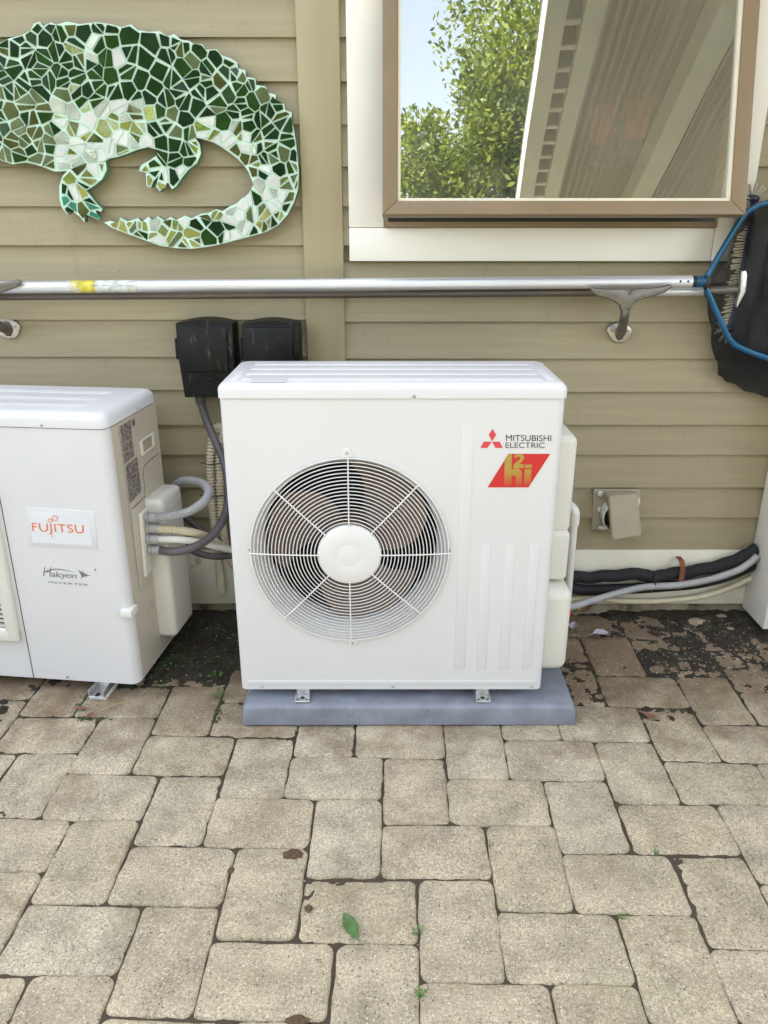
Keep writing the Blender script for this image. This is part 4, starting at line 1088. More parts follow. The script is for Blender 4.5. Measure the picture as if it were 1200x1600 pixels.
# =================================================================== BLACK DISCONNECT BOXES
def disconnect(x0, x1, zb, zt, label):
    yf = 2.335; root = empty('switch_box', ((x0 + x1) / 2, YW - .02, zb)); tag(root, label, 'electrical box', 'black boxes above the units')
    o = Vector(root.location); X0, X1 = x0 - o.x, x1 - o.x; Y0, Y1 = yf - o.y, -.001; H_ = zt - zb
    bm = new_bm()
    extrude_poly(bm, [(X0 + .008, Y0, .0), (X1 - .008, Y0, .0), (X1, Y0, H_ * .5), (X1, Y0, H_), (X0, Y0, H_), (X0, Y0, H_ * .5)], (0, Y1 - Y0, 0), .005, 2)
    obj('case', bm, M['black'], root)
    bm = new_bm(); box(bm, X0 + .010, X1 - .018, Y0 - .010, Y0 - .0005, H_ * .36, H_ - .008, .004, 2); lid = obj('door', bm, M['black'], root)
    bm = new_bm()
    tube(bm, [(X0 + .016 + (X1 - X0 - .04) * k / 12, Y0 - .009, .035 + .028 * math.sin(math.pi * k / 12)) for k in range(13)], .0025, 6); obj('rib', bm, M['black'], root)
    bm = new_bm()
    pts = [(X0 + (X1 - X0) * k / 12, Y0 + .0, H_ - .001 + .012 * math.sin(math.pi * k / 12)) for k in range(13)]
    extrude_poly(bm, pts, (0, Y1 - Y0 - .002, 0)); obj('rain_hood', bm, M['black'], root)
    bm = new_bm(); box(bm, X1 - .015, X1 - .002, Y0 - .008, Y0 - .0003, H_ * .55, H_ * .70, .003); obj('hasp', bm, M['black'], root)
    bm = new_bm(); box(bm, X0 - .010, X0 - .0005, Y0 + .01, Y0 + .05, H_ * .52, H_ * .80, .003); obj('hinge', bm, M['black'], root)
    return root
b1 = disconnect(-.622, -.452, .805, 1.028, 'black electrical box on the siding with a grey conduit below it, the left one')
p = onY(313, 620, 2.375) - Vector(b1.location)
bm = new_bm(); lathe(bm, [(.0155, -.028), (.0165, -.026), (.0165, .0), (.0001, .0)], (p.x, p.y, .0005), 'Z', 18); obj('conduit_nut', bm, M['cond_dk'], b1)
disconnect(-.425, -.255, .805, 1.026, 'black electrical box half hidden behind the centre unit, the right one')

# =================================================================== POLES, HOOKS, NET, BRUSH
PY = 2.335
pa, pb = onY(-60, 449.5, PY), onY(1080, 440, PY)
net = empty('pool_net', pb)
tag(net, 'pool leaf net with blue frame and black mesh on a long silver pole', 'pool net')
nO = Vector(net.location)
def lp(p): return Vector(p) - nO
pl = pa + (pa - pb) * .35
bm = new_bm(); tube(bm, [lp(pl), lp(pa), lp(pb)], .0172, 24); pole = obj('pole', bm, M['alu'], net, 60)
for px in (1060, 1072):
    p = onY(px, 439.5, PY); bm = new_bm(); ball(bm, lp(p + Vector((0, -.0172, .001))), .0035, 1, .25, 1, 10, 6); obj('pole_hole', bm, M['ink'] if px == 1060 else M['blue'], pole)
ax = (pb - pa).normalized()
def along(px): return pa + ax * ((onY(px, 440, PY) - pa).dot(ax))
t0, t1 = along(108), along(216)
st_mat = mat('worn_pole_label', (.62, .63, .60), .5, var=.25, vscale=60, dirt=(.55, .48, .06), dscale=18, dlow=.57)
bm = new_bm(); tube(bm, [lp(t0), lp(t1)], .0175, 24, caps=False); lab = obj('pole_sticker', bm, st_mat, pole, 60)
tag(lab, label='torn yellow and white printed sticker')
for k, (xx, z) in enumerate(((150, .004), (168, .005), (180, .0), (192, .004), (205, .003))):
    p = along(xx); bm = new_bm(); box(bm, -.010, .010, -.0004, .0004, -.0006, .0006, M=Matrix.Translation(lp(p) + Vector((0, -.0172, z)))); obj('print_mark', bm, M['grey_print'], lab, 0)
bm = new_bm(); tube(bm, [lp(along(112)), lp(along(122)), lp(along(146)), lp(along(150))], .01765, 24, caps=False); obj('yellow_patch', bm, mat('yellow_label', (.62, .52, .06), .5, var=.3, vscale=60, dirt=(.60, .60, .55), dscale=30, dlow=.50), lab, 60)
bm = new_bm(); tube(bm, [lp(pb), lp(pb + ax * .012)], .0155, 20); obj('collar', bm, M['ink'], net, 60)
bm = new_bm(); tube(bm, [lp(pb + ax * .012), lp(pb + ax * .042)], .0165, 20); obj('socket', bm, M['blue'], net, 60)
hub = onY(1105, 441, PY - .005)
bm = new_bm(); ball(bm, lp(hub), .024, .42, .7, 1.15, 14, 10); obj('hub', bm, M['ink'], net, 60)
NY = PY - .01
lead = [(1105, 432), (1120, 405), (1142, 368), (1162, 337), (1178, 325), (1200, 317), (1260, 306), (1330, 302)]
low = [(1104, 452), (1118, 484), (1131, 512), (1140, 530), (1156, 543), (1200, 560), (1265, 578), (1330, 584)]
up3 = [onY(*p, NY) for p in lead]; lo3 = [onY(*p, NY) for p in low]
far = [Vector((up3[-1].x + .05, NY, up3[-1].z - .02)), Vector((up3[-1].x + .08, NY, (up3[-1].z + lo3[-1].z) / 2)), Vector((lo3[-1].x + .05, NY, lo3[-1].z + .02))]
frame_pts = catmull([lp(p) for p in up3 + far + lo3[::-1]], 5)
def flat_tube(bm, pts, ry, rz):
    tube(bm, pts, rz, 10)
bm = new_bm(); tube(bm, frame_pts, .0085, 10); obj('net_frame', bm, M['blue'], net, 60)
bm = new_bm(); tube(bm, [p + Vector((0, -.0068, .0045)) for p in frame_pts], .0022, 6); obj('frame_highlight', bm, mat('blue_highlight', (.03, .18, .32), .3), net, 60)  # lighter blue strip paints a highlight along the frame
# bag
ringc = sum(frame_pts, Vector()) / len(frame_pts)
NB = len(frame_pts)
rings = []
bm = new_bm()
lv = [(0, 1.0, 0.0, 0.0), (.2, 1.03, .03, .028), (.45, 1.02, .05, .075), (.7, .94, .065, .125), (.9, .74, .070, .165), (1.0, .40, .065, .18)]
for li, (t, s, dy, dz) in enumerate(lv):
    ring = []
    for k, p in enumerate(frame_pts):
        low_ = max(0.0, min(1.0, (ringc.z + .03 - p.z) / .20))
        q = ringc + (p - ringc) * (s * low_ + (1 - .30 * t) * (1 - low_))
        wob = mnoise.noise(Vector((k * .35, li * .8, 2.0))) * .012 * (1 if li else 0)
        q = q + Vector((wob, dy + wob * .6, -dz * (.15 + .85 * low_) + wob))
        if li > 0 and low_ == 0: q.z = min(q.z, p.z - .01 * t)
        ring.append(bm.verts.new(q))
    rings.append(ring)
for a, b in zip(rings, rings[1:]):
    for k in range(NB): bm.faces.new((a[k], a[(k + 1) % NB], b[(k + 1) % NB], b[k]))
bm.faces.new(rings[-1])
obj('net_bag', bm, M['net'], net, 80)
bm = new_bm()   # slack fold of mesh hanging inside the bag
a0, a1 = onY(1172, 340, PY + .02), onY(1250, 330, PY + .02); b0, b1_ = onY(1140, 545, PY + .02), onY(1250, 585, PY + .02)
gr = []
for i in range(15):
    row = []
    for j in range(13):
        u, v = i / 14, j / 12
        p = a0.lerp(a1, u).lerp(b0.lerp(b1_, u), v); p.y += .012 * math.sin(u * 15 + v * 3) + .006 * math.sin(u * 31); row.append(bm.verts.new(lp(p)))
    gr.append(row)
for i in range(14):
    for j in range(12): bm.faces.new((gr[i][j], gr[i + 1][j], gr[i + 1][j + 1], gr[i][j + 1]))
obj('net_fold', bm, M['net'], net, 80, fix=False)
# second pole with the wall brush behind the net
BY = 2.372
qa, qb = onY(-60, 463, BY), onY(1100, 455, BY)
br = empty('pool_brush', qb); tag(br, 'pool wall brush with purple back and cream bristles on a pole coloured dark for shade, behind the net', 'pool brush')
bO = Vector(br.location)
ql = qa + (qa - qb) * .3; qm = onY(945, 456.5, BY)
bm = new_bm(); tube(bm, [ql - bO, qa - bO, qm - bO], .0125, 18); obj('pole', bm, M['alu_dk'], br, 60)
bm = new_bm(); tube(bm, [qm - bO, Vector()], .0130, 18); obj('pole_end', bm, M['alu'], br, 60)  # brighter end of the pole, without the shade tone
he = onY(1152, 452, BY)
bm = new_bm(); tube(bm, [Vector(), (he - bO) * .5], .0135, 16); tube(bm, [(he - bO) * .5, he - bO], .0128, 16); obj('handle', bm, M['alu_dk'], br, 60)
bk = catmull([onY(1176, 311, BY + .01), onY(1166, 380, BY + .022), onY(1155, 445, BY + .025), onY(1145, 490, BY + .022), onY(1137, 514, BY + .01)], 6)
bm = new_bm(); tube(bm, [p - bO for p in bk], [.009 + .003 * min(1, i / 3, (len(bk) - 1 - i) / 3) for i in range(len(bk))], 12); obj('brush_back', bm, M['purple'], br, 60)
for e_ in (bk[0], bk[-1]):
    bm = new_bm(); ball(bm, e_ - bO, .019, 1.1, .6, .7); obj('end_cap', bm, M['purple'], br, 60)
p0, p1 = onY(1163, 426, BY - .012), onY(1153, 480, BY - .012)
bm = new_bm(); extrude_poly(bm, [onY(x, y, BY - .02) - bO for x, y in ((1158, 424), (1166, 423), (1168, 430), (1166, 455), (1158, 470), (1152, 481), (1151, 474), (1157, 455))], (0, .02, 0), .002, 2); obj('bracket', bm, M['galv'], br)
bm = new_bm(); rb = random.Random(2)
for i, p in enumerate(resample(bk, .0075)):
    f = i / 38
    for k in range(2):
        d = Vector((-1, rb.uniform(-.25, .25), rb.uniform(-.12, .12) + (.25 - .5 * f) * .8)).normalized()
        q = p + Vector((-.008, .008 - .014 * k, 0)); tube(bm, [q - bO, q + d * rb.uniform(.026, .036) - bO], [.0026, .0034], 5)
for base, dirs in ((bk[0], ((.1, 0, 1), (.5, -.2, 1), (.9, -.1, .8), (-.4, 0, 1))), (bk[-1], ((-.9, 0, -.3), (-.5, 0, -.9), (0, 0, -1), (.5, 0, -1)))):
    for d in dirs:
        d = Vector(d).normalized(); tube(bm, [base - bO, base + d * .024 - bO, base + d * .042 - bO], [.003, .0045, .005], 6)
obj('bristles', bm, M['bristle'], br, 60)

# whale-tail hooks
def C5(x, y): return (840 + x * .3, 280 + y * .3)
HY = 2.288
def hook_parts():
    b0 = onY(*C5(428, 800), YW - .021)
    out = [(275, 572), (283, 564), (300, 566), (370, 573), (430, 571), (458, 574), (478, 602), (500, 574), (540, 568), (600, 565), (650, 558), (690, 547), (702, 552), (698, 566), (670, 588), (620, 607), (560, 622), (510, 640), (490, 660), (482, 690), (436, 690), (430, 660), (405, 640), (360, 624), (315, 610), (290, 595)]
    pts = [onY(*C5(*p), HY) - b0 for p in out]
    bm = new_bm(); extrude_poly(bm, pts, (0, .016, 0), .004, 3); f = [bm]
    st = [onY(*C5(459, 668), HY + .008) - b0, onY(*C5(452, 715), HY + .016) - b0, onY(*C5(443, 765), HY + .06) - b0, onY(*C5(435, 795), HY + .11) - b0, onY(*C5(430, 800), YW - .025) - b0]
    b2 = new_bm(); q = catmull(st, 6); tube(b2, q, [.0125 + .004 * (i / (len(q) - 1)) for i in range(len(q))], 14)
    ball(b2, onY(*C5(430, 800), YW - .03) - b0, .018, .85, .55, 1.3)
    b3 = new_bm(); ds = [(428 + (66 * math.cos(R(a))) * (1 if math.sin(R(a)) > -.2 else .9), 795 - 48 * math.sin(R(a)) * (1 if math.sin(R(a)) > 0 else 1.25)) for a in range(0, 360, 15)]
    extrude_poly(b3, [onY(*C5(*p), YW - .030) - b0 for p in ds], (0, .0105, 0), .003, 2)
    b4 = new_bm()
    b4.free(); res = [('tail_fluke', bm, 'pewter'), ('stem', b2, 'pewter'), ('wall_plate', b3, 'pewter_lt')]
    for x, y in ((383, 790), (474, 790), (430, 842)):
        b4 = new_bm(); ball(b4, onY(*C5(x, y), YW - .031) - b0, .0045, 1, .6, 1, 10, 6); res.append(('screw', b4, 'screw'))
    return b0, res
b0, parts = hook_parts()
hook = empty('whale_tail_hook', b0); tag(hook, 'pewter whale-tail hook under the poles below the window', 'hook', 'hooks holding the poles')
for nme, b, m in parts: obj(nme, b, M[m], hook, smooth=50)
h2 = hook.copy(); C.objects.link(h2); h2.location = onY(14, 514, YW - .021) ; h2['label'] = 'pewter whale-tail hook at the left edge of the photo, half cut off'
h2.rotation_euler = (0, 0, R(10))
for ch in list(hook.children):
    c = ch.copy(); C.objects.link(c); c.parent = h2

# =================================================================== MOSAIC REPTILE ON THE WALL
OUT = [(-170, 150), (-100, 100), (-40, 74), (0, 68), (15, 60), (35, 55), (48, 48), (53, 37), (62, 34), (68, 41), (80, 35), (88, 39), (105, 34), (125, 38), (150, 35), (175, 38), (190, 43), (205, 38), (215, 47), (232, 50), (250, 49), (262, 57), (272, 53), (283, 62), (296, 64), (305, 71), (316, 69), (322, 78), (338, 77), (348, 87), (360, 91), (371, 98), (372, 107), (384, 110), (384, 120), (399, 123), (400, 133), (415, 135), (418, 145), (431, 148), (431, 158), (444, 162), (446, 172), (456, 176), (455, 188), (459, 200), (462, 220), (465, 245), (467, 270), (466, 295), (460, 315), (450, 335), (435, 352), (415, 363), (390, 370), (360, 378), (330, 385), (300, 389), (275, 388), (250, 384), (225, 375), (200, 366), (175, 356), (163, 348), (172, 345), (184, 348), (188, 340), (200, 346), (216, 341), (222, 347), (232, 339), (240, 345), (247, 338), (258, 345), (267, 339), (276, 344), (289, 337), (300, 341), (314, 334), (325, 333), (338, 327), (348, 330), (360, 322), (370, 318), (378, 310), (388, 304), (393, 295), (396, 288), (392, 278), (388, 268), (380, 257), (370, 247), (358, 238), (345, 229), (332, 222), (318, 218), (305, 215), (312, 225), (314, 240), (308, 255), (295, 265), (285, 277), (276, 291), (269, 296), (262, 284), (258, 291), (250, 299), (244, 292), (248, 275), (240, 283), (236, 293), (229, 291), (228, 270), (217, 267), (221, 258), (235, 250), (245, 243), (248, 235), (232, 230), (215, 234), (200, 240), (185, 245), (170, 248), (165, 252), (167, 265), (160, 280), (148, 290), (135, 298), (141, 305), (150, 317), (160, 327), (158, 331), (149, 328), (156, 344), (143, 339), (133, 334), (132, 347), (124, 338), (113, 330), (105, 335), (97, 325), (93, 310), (93, 290), (98, 275), (105, 267), (95, 268), (85, 268), (70, 262), (55, 257), (40, 254), (20, 257), (0, 250), (-60, 240), (-120, 210), (-175, 180)]
MY = 2.392
mo = empty('mosaic_reptile', onY(250, 210, MY)); tag(mo, 'mosaic reptile of green and mirror shards with curled tail hung on the siding', 'wall art')
mO = Vector(mo.location)
WP = [onY(*p, MY) - mO for p in OUT]
bm = new_bm(); extrude_poly(bm, [p + Vector((0, .0015, 0)) for p in WP], (0, .0265, 0)); obj('backing_board', bm, M['grout_edge'], mo, 0)
bm = new_bm(); extrude_poly(bm, [(p.x, -.002, p.z) for p in WP], (0, .003, 0), .0008, 1); obj('grout', bm, M['grout'], mo, 0)
bm = new_bm()
for x, y in ((100, 150), (300, 130), (430, 260), (250, 365)):
    p = onY(x, y, MY) - mO; box(bm, p.x - .02, p.x + .02, .0285, YW - .02 - MY, p.z - .02, p.z + .02)
obj('hanger', bm, M['black'], mo, 0)
PO = np.array([(p.x, p.z) for p in WP])
def inside(x, z):
    r = False; n = len(PO); j = n - 1
    for i in range(n):
        xi, zi = PO[i]; xj, zj = PO[j]
        if (zi > z) != (zj > z) and x < (xj - xi) * (z - zi) / (zj - zi) + xi: r = not r
        j = i
    return r
def edge_d(x, z):
    a = PO; b = np.roll(PO, -1, 0); d = b - a; p = np.array([x, z])
    t = np.clip(((p - a) * d).sum(1) / (d * d).sum(1), 0, 1)
    return np.sqrt((((a + d * t[:, None]) - p) ** 2).sum(1).min())
rm = random.Random(21)
seeds = []
tries = 0
x_lo, x_hi, z_lo, z_hi = PO[:, 0].min(), PO[:, 0].max(), PO[:, 1].min(), PO[:, 1].max()
while tries < 9000:
    tries += 1
    x, z = rm.uniform(x_lo, x_hi), rm.uniform(z_lo, z_hi)
    if not inside(x, z): continue
    ed = edge_d(x, z)
    mind = (.022 if ed < .016 else (.024 if rm.random() < .35 else .036))
    if ed < .006: continue
    if all((x - a) ** 2 + (z - b) ** 2 > (mind * .5 + m_ * .5) ** 2 for a, b, m_ in seeds): seeds.append((x, z, mind))
S = np.array([(a, b) for a, b, _ in seeds])
def clip(pg, m, nrm):
    out = []
    for i in range(len(pg)):
        a, b = pg[i], pg[(i + 1) % len(pg)]
        da, db = (a - m).dot(nrm), (b - m).dot(nrm)
        if da <= 0: out.append(a)
        if da * db < 0: out.append(a + (b - a) * (da / (da - db)))
    return out
def area(pg): return abs(sum(pg[i].x * pg[(i + 1) % len(pg)].y - pg[(i + 1) % len(pg)].x * pg[i].y for i in range(len(pg)))) / 2
def cen(pg): return sum(pg, Vector((0, 0))) / len(pg)
def simplify(pg, d):
    pg = list(pg); 
    while len(pg) > 3:
        L_ = [(pg[i] - pg[(i + 1) % len(pg)]).length for i in range(len(pg))]
        i = min(range(len(L_)), key=lambda q: L_[q])
        if L_[i] > d: break
        j = (i + 1) % len(pg); mid = (pg[i] + pg[j]) / 2; pg[i] = mid; pg.pop(j)
    return pg
def trim_to_outline(c, pg):
    """star-shaped trim of a cell around c to the outline, less a hair of grout"""
    dense = []
    for i in range(len(pg)):
        a, b = pg[i], pg[(i + 1) % len(pg)]
        n_ = 1 if (inside(a.x, a.y) and inside(b.x, b.y)) else 5
        dense += [a.lerp(b, k / n_) for k in range(n_)]
    out = []
    for v in dense:
        if inside(v.x, v.y) and edge_d(v.x, v.y) > .0005: out.append(v); continue
        lo_, hi_ = 0.0, 1.0
        for _ in range(10):
            md = (lo_ + hi_) / 2; p = c + (v - c) * md
            if inside(p.x, p.y) and edge_d(p.x, p.y) > .0005: lo_ = md
            else: hi_ = md
        out.append(c + (v - c) * lo_)
    # drop points that lie on a straight run
    k = 0
    while k < len(out) and len(out) > 3:
        p, q, r = out[k - 1], out[k], out[(k + 1) % len(out)]
        cr_ = abs((q - p).x * (r - p).y - (q - p).y * (r - p).x)
        if cr_ < .0016 * max((r - p).length, 1e-6): out.pop(k)
        else: k += 1
    return out
cells = []
for i, (x, z) in enumerate(S):
    c = Vector((x, z)); pg = [c + Vector(v) * .05 for v in ((-1, -1), (1, -1), (1, 1), (-1, 1))]
    dd = ((S - S[i]) ** 2).sum(1); order = np.argsort(dd)[1:26]
    for j in order:
        o2 = Vector(S[j]); pg = clip(pg, c.lerp(o2, .5), (o2 - c).normalized())
        if len(pg) < 3: break
    if len(pg) < 3: continue
    pg = simplify(trim_to_outline(c, pg), .010)
    if area(pg) > .0006 and rm.random() < .62:
        k = rm.randrange(len(pg)); q = cen(pg); nn = Vector((-(pg[k] - q).y, (pg[k] - q).x)).normalized()
        q = q + nn * rm.uniform(-.003, .003)
        cells += [clip(pg, q, nn), clip(pg, q, -nn)]
    else: cells.append(pg)
def zone(px, py):  # shard tone by place imitates mirrored surroundings: dark above, pale below
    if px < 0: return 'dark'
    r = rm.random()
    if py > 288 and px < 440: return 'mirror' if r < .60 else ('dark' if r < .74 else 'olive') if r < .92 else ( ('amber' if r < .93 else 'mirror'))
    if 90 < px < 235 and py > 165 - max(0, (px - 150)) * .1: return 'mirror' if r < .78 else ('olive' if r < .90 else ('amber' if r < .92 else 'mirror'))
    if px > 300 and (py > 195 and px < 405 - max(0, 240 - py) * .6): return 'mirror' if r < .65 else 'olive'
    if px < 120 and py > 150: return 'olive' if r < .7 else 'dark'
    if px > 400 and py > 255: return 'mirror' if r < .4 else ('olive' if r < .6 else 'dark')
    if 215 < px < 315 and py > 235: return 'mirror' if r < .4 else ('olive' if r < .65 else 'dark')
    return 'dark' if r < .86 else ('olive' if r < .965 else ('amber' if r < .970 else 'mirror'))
def to_px(lx, lz):
    p = mO + Vector((lx, 0, lz)); dz = p.z - CAM_H; zc = p.y * cp - dz * sp
    return 600 + FPX * p.x / zc, 800 - FPX * (p.y * sp + dz * cp) / zc
nt_ = 0; shards = []
for pg in cells:
    if len(pg) < 3: continue
    q = cen(pg)
    g_ = rm.uniform(.0020, .0034)
    t = []
    for i in range(len(pg)):          # pull every corner in by the grout width
        a, b, c = pg[i - 1], pg[i], pg[(i + 1) % len(pg)]
        if (b - a).length < 1e-6 or (c - b).length < 1e-6: continue
        d1, d2 = (a - b).normalized(), (c - b).normalized()
        sn = abs(d1.x * d2.y - d1.y * d2.x)
        t.append(b + (d1 + d2) * min(g_ / max(sn, .25), .35 * min((a - b).length, (c - b).length)))
    if len(t) < 3: continue
    t = simplify(t, .0035)
    if len(t) < 3 or area(t) < .00004: continue
    t = [v + Vector((rm.uniform(-.0008, .0008), rm.uniform(-.0008, .0008))) for v in t]
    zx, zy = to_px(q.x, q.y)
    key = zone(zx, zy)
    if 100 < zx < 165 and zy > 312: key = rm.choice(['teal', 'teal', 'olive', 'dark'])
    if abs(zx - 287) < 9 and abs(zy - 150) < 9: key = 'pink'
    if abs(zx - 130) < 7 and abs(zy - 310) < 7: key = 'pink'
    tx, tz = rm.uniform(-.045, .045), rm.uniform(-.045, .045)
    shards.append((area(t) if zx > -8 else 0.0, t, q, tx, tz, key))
def shard(bm, t, q, tx, tz):
    top_ = [bm.verts.new((v.x, -.0052 + (v.x - q.x) * tx + (v.y - q.y) * tz, v.y)) for v in t]
    bot = [bm.verts.new((q.x + (v.x - q.x) * 1.02, -.0018, q.y + (v.y - q.y) * 1.02)) for v in t]
    bm.faces.new(top_)
    for i in range(len(t)): bm.faces.new((top_[i], bot[i], bot[(i + 1) % len(t)], top_[(i + 1) % len(t)]))
shards.sort(key=lambda a: -a[0])
rest = {}
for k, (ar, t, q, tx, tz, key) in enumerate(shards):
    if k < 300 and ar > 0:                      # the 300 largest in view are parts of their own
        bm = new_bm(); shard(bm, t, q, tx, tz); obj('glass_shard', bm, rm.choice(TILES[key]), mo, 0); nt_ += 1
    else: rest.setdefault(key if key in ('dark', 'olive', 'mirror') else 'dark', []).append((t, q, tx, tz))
bm = new_bm(); ranges = []
mats_ = []
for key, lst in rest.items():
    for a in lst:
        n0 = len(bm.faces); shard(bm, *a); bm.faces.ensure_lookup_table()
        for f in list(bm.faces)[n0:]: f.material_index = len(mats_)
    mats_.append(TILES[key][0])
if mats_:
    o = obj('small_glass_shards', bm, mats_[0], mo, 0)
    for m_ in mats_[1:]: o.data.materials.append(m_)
    o['kind'] = 'stuff'
print('shards', nt_, len(shards))

# =================================================================== THINGS LOW ON THE RIGHT
# dryer vent
vp = onY(966, 800, YW - .02)
vent = empty('dryer_vent', vp); tag(vent, 'broken dryer vent with a tan flap hanging askew and white duct behind it', 'vent')
def V(px, py, y): return onY(px, py, y) - vp
bm = new_bm(); extrude_poly(bm, [V(928, 765, YW - .026), V(1001, 765, YW - .026), V(1000, 829, YW - .026), V(924, 829, YW - .026)], (0, .010, 0), .002, 1); plate = obj('wall_plate', bm, M['tan_plastic'], vent)
for p in ((932, 769), (997, 769), (929, 825)):
    bm = new_bm(); ball(bm, V(*p, YW - .028), .003, 1, .5, 1, 8, 6); obj('screw', bm, M['screw'], plate)
bm = new_bm(); dc = V(962, 801, YW - .03)
lathe(bm, [(.052, .004), (.056, -.02), (.056, -.045), (.052, -.048), (.050, -.02), (.050, .003)], dc, 'Y', 32); obj('duct_ring', bm, M['pvc'], vent)
bm = new_bm(); lathe(bm, [(.050, -.004), (.0001, -.004)], dc, 'Y', 24); obj('duct_hollow', bm, M['ink'], vent, 0)
bm = new_bm()
ft_ = [V(951, 776, 2.335), V(996, 771, 2.335), V(1003, 838, 2.325), V(956, 845, 2.325)]
bk_ = [V(944, 768, 2.405), V(990, 767, 2.405), V(997, 800, 2.40), V(950, 806, 2.40)]
vs_ = [bm.verts.new(p) for p in ft_ + bk_]
for q in ((0, 1, 2, 3), (0, 4, 5, 1), (1, 5, 6, 2), (3, 2, 6, 7), (0, 3, 7, 4)): bm.faces.new([vs_[k] for k in q])
bmesh.ops.bevel(bm, geom=[ed for ed in bm.edges if len(ed.link_faces) == 2], offset=.004, segments=2, affect='EDGES')
obj('flap_hood', bm, M['tan_plastic'], vent)
bm = new_bm(); ball(bm, V(938, 772, YW - .032), .012, .8, .4, .9); ball(bm, V(936, 796, YW - .03), .007, .7, .5, 1.6); ball(bm, V(942, 825, YW - .03), .012, 1.4, .4, .7); ball(bm, V(998, 784, YW - .031), .006, .7, .5, 2.6)
obj('sealant', bm, M['pvc'], plate)
# white pipe with elbow
PYY = 2.235
bm = new_bm()
a, b = onY(897, 812, PYY), onY(886, 945, PYY)
el = [a + Vector((0, 0, 0)), a + Vector((0, 0, .022)), a + Vector((-.006, .010, .034)), a + Vector((-.02, .035, .040)), a + Vector((-.05, .09, .040)), a + Vector((-.09, .19, .042))]
pipe = empty('drain_pipe', (b.x, b.y, 0)); tag(pipe, 'white plastic pipe with elbow standing beside the centre unit', 'pipe')
po = Vector(pipe.location)
tube(bm, [Vector((b.x - .004, b.y, .005)) - po, b - po, a - po], .0125, 16); obj('riser', bm, M['pvc'], pipe, 60)
bm = new_bm(); q = catmull([p - po for p in el], 6); tube(bm, q, .0155, 16); tube(bm, [a + Vector((0, 0, -.016)) - po, a + Vector((0, 0, .012)) - po], .0168, 16); obj('elbow', bm, M['pvc'], pipe, 60)
# insulated lines along the skirting
LY = 2.395
def run(pts, y=LY): return [onY(x, yy, y) for x, yy in pts]
e0 = [(.44, 2.25, .335), (.50, 2.33, .245)]
bm = new_bm(); P = catmull([Vector((.43, 2.20, .30)), Vector((.55, 2.33, .215))] + run([(905, 902), (950, 900), (1000, 897), (1020, 902), (1045, 897), (1085, 892), (1130, 882), (1165, 868), (1182, 858)]), 8)
tube(bm, [p + Vector((0, 0, .002 * math.sin(i * .9))) for i, p in enumerate(P)], .0215, 14); tag(obj('insulated_pipe', bm, M['foam'], smooth=60), 'black foam insulated pipe along the cream skirting, upper', 'pipe')
bm = new_bm(); P = catmull([Vector((.43, 2.22, .24)), Vector((.55, 2.34, .175))] + run([(905, 921), (950, 921), (1000, 919), (1040, 916), (1085, 912), (1130, 902), (1165, 888), (1182, 878)]), 8)
tube(bm, P, .0190, 14); tag(obj('insulated_pipe', bm, M['foam'], smooth=60), 'black foam insulated pipe along the cream skirting, lower', 'pipe')
bm = new_bm(); P = catmull([Vector((.45, 2.14, .16))] + [onY(888, 949, 2.25), onY(930, 937, 2.32)] + run([(975, 924), (1010, 917), (1060, 914), (1110, 905), (1150, 892), (1172, 879), (1184, 868)], 2.366), 8)
tube(bm, resample(P, .006), .0118, 12); tag(obj('conduit', bm, M['cond_gr'], smooth=60), 'grey conduit sweeping from the centre unit along the black pipes to the white post', 'conduit')
bm = new_bm(); P = catmull([Vector((.47, 2.30, .07))] + run([(905, 934), (970, 939), (1030, 939), (1090, 933), (1130, 922), (1168, 906), (1184, 897)], 2.402), 8)
tube(bm, resample(P, .006), .010, 12); tag(obj('drain_hose', bm, M['hose'], smooth=60), 'dirty cream hose lying lowest along the skirting under the black pipes', 'hose')
a = onY(1022, 906, LY - .02)
pts = []
for k in range(28):
    t = 2 * math.pi * k / 28; pts.append(Vector((a.x + .003 * math.sin(t), LY - .006 + .030 * math.cos(t), a.z - .012 + .036 * math.sin(t))))
bm = new_bm(); tube(bm, pts, .0022, 6, closed=True); tag(obj('cable_tie', bm, M['ink'], smooth=60), 'black cable tie round the insulated pipes and grey conduit', 'cable tie')
bm = new_bm(); sa = onY(1063, 880, LY)
prof = [(YW - .027, sa.z + .012), (LY - .006, sa.z + .012), (LY - .026, sa.z - .004), (LY - .028, sa.z - .05), (LY - .026, sa.z - .085), (YW - .027, sa.z - .10)]
for (y0, z0), (y1, z1) in zip(prof, prof[1:]):
    nn = Vector((0, z1 - z0, -(y1 - y0))).normalized() * .0012
    extrude_poly(bm, [(sa.x - .009, y0, z0), (sa.x + .009, y0, z0), (sa.x + .009, y1, z1), (sa.x - .009, y1, z1)], nn)
tag(obj('pipe_strap', bm, M['rust'], smooth=0), 'rusty metal strap holding the black pipes to the skirting', 'strap')

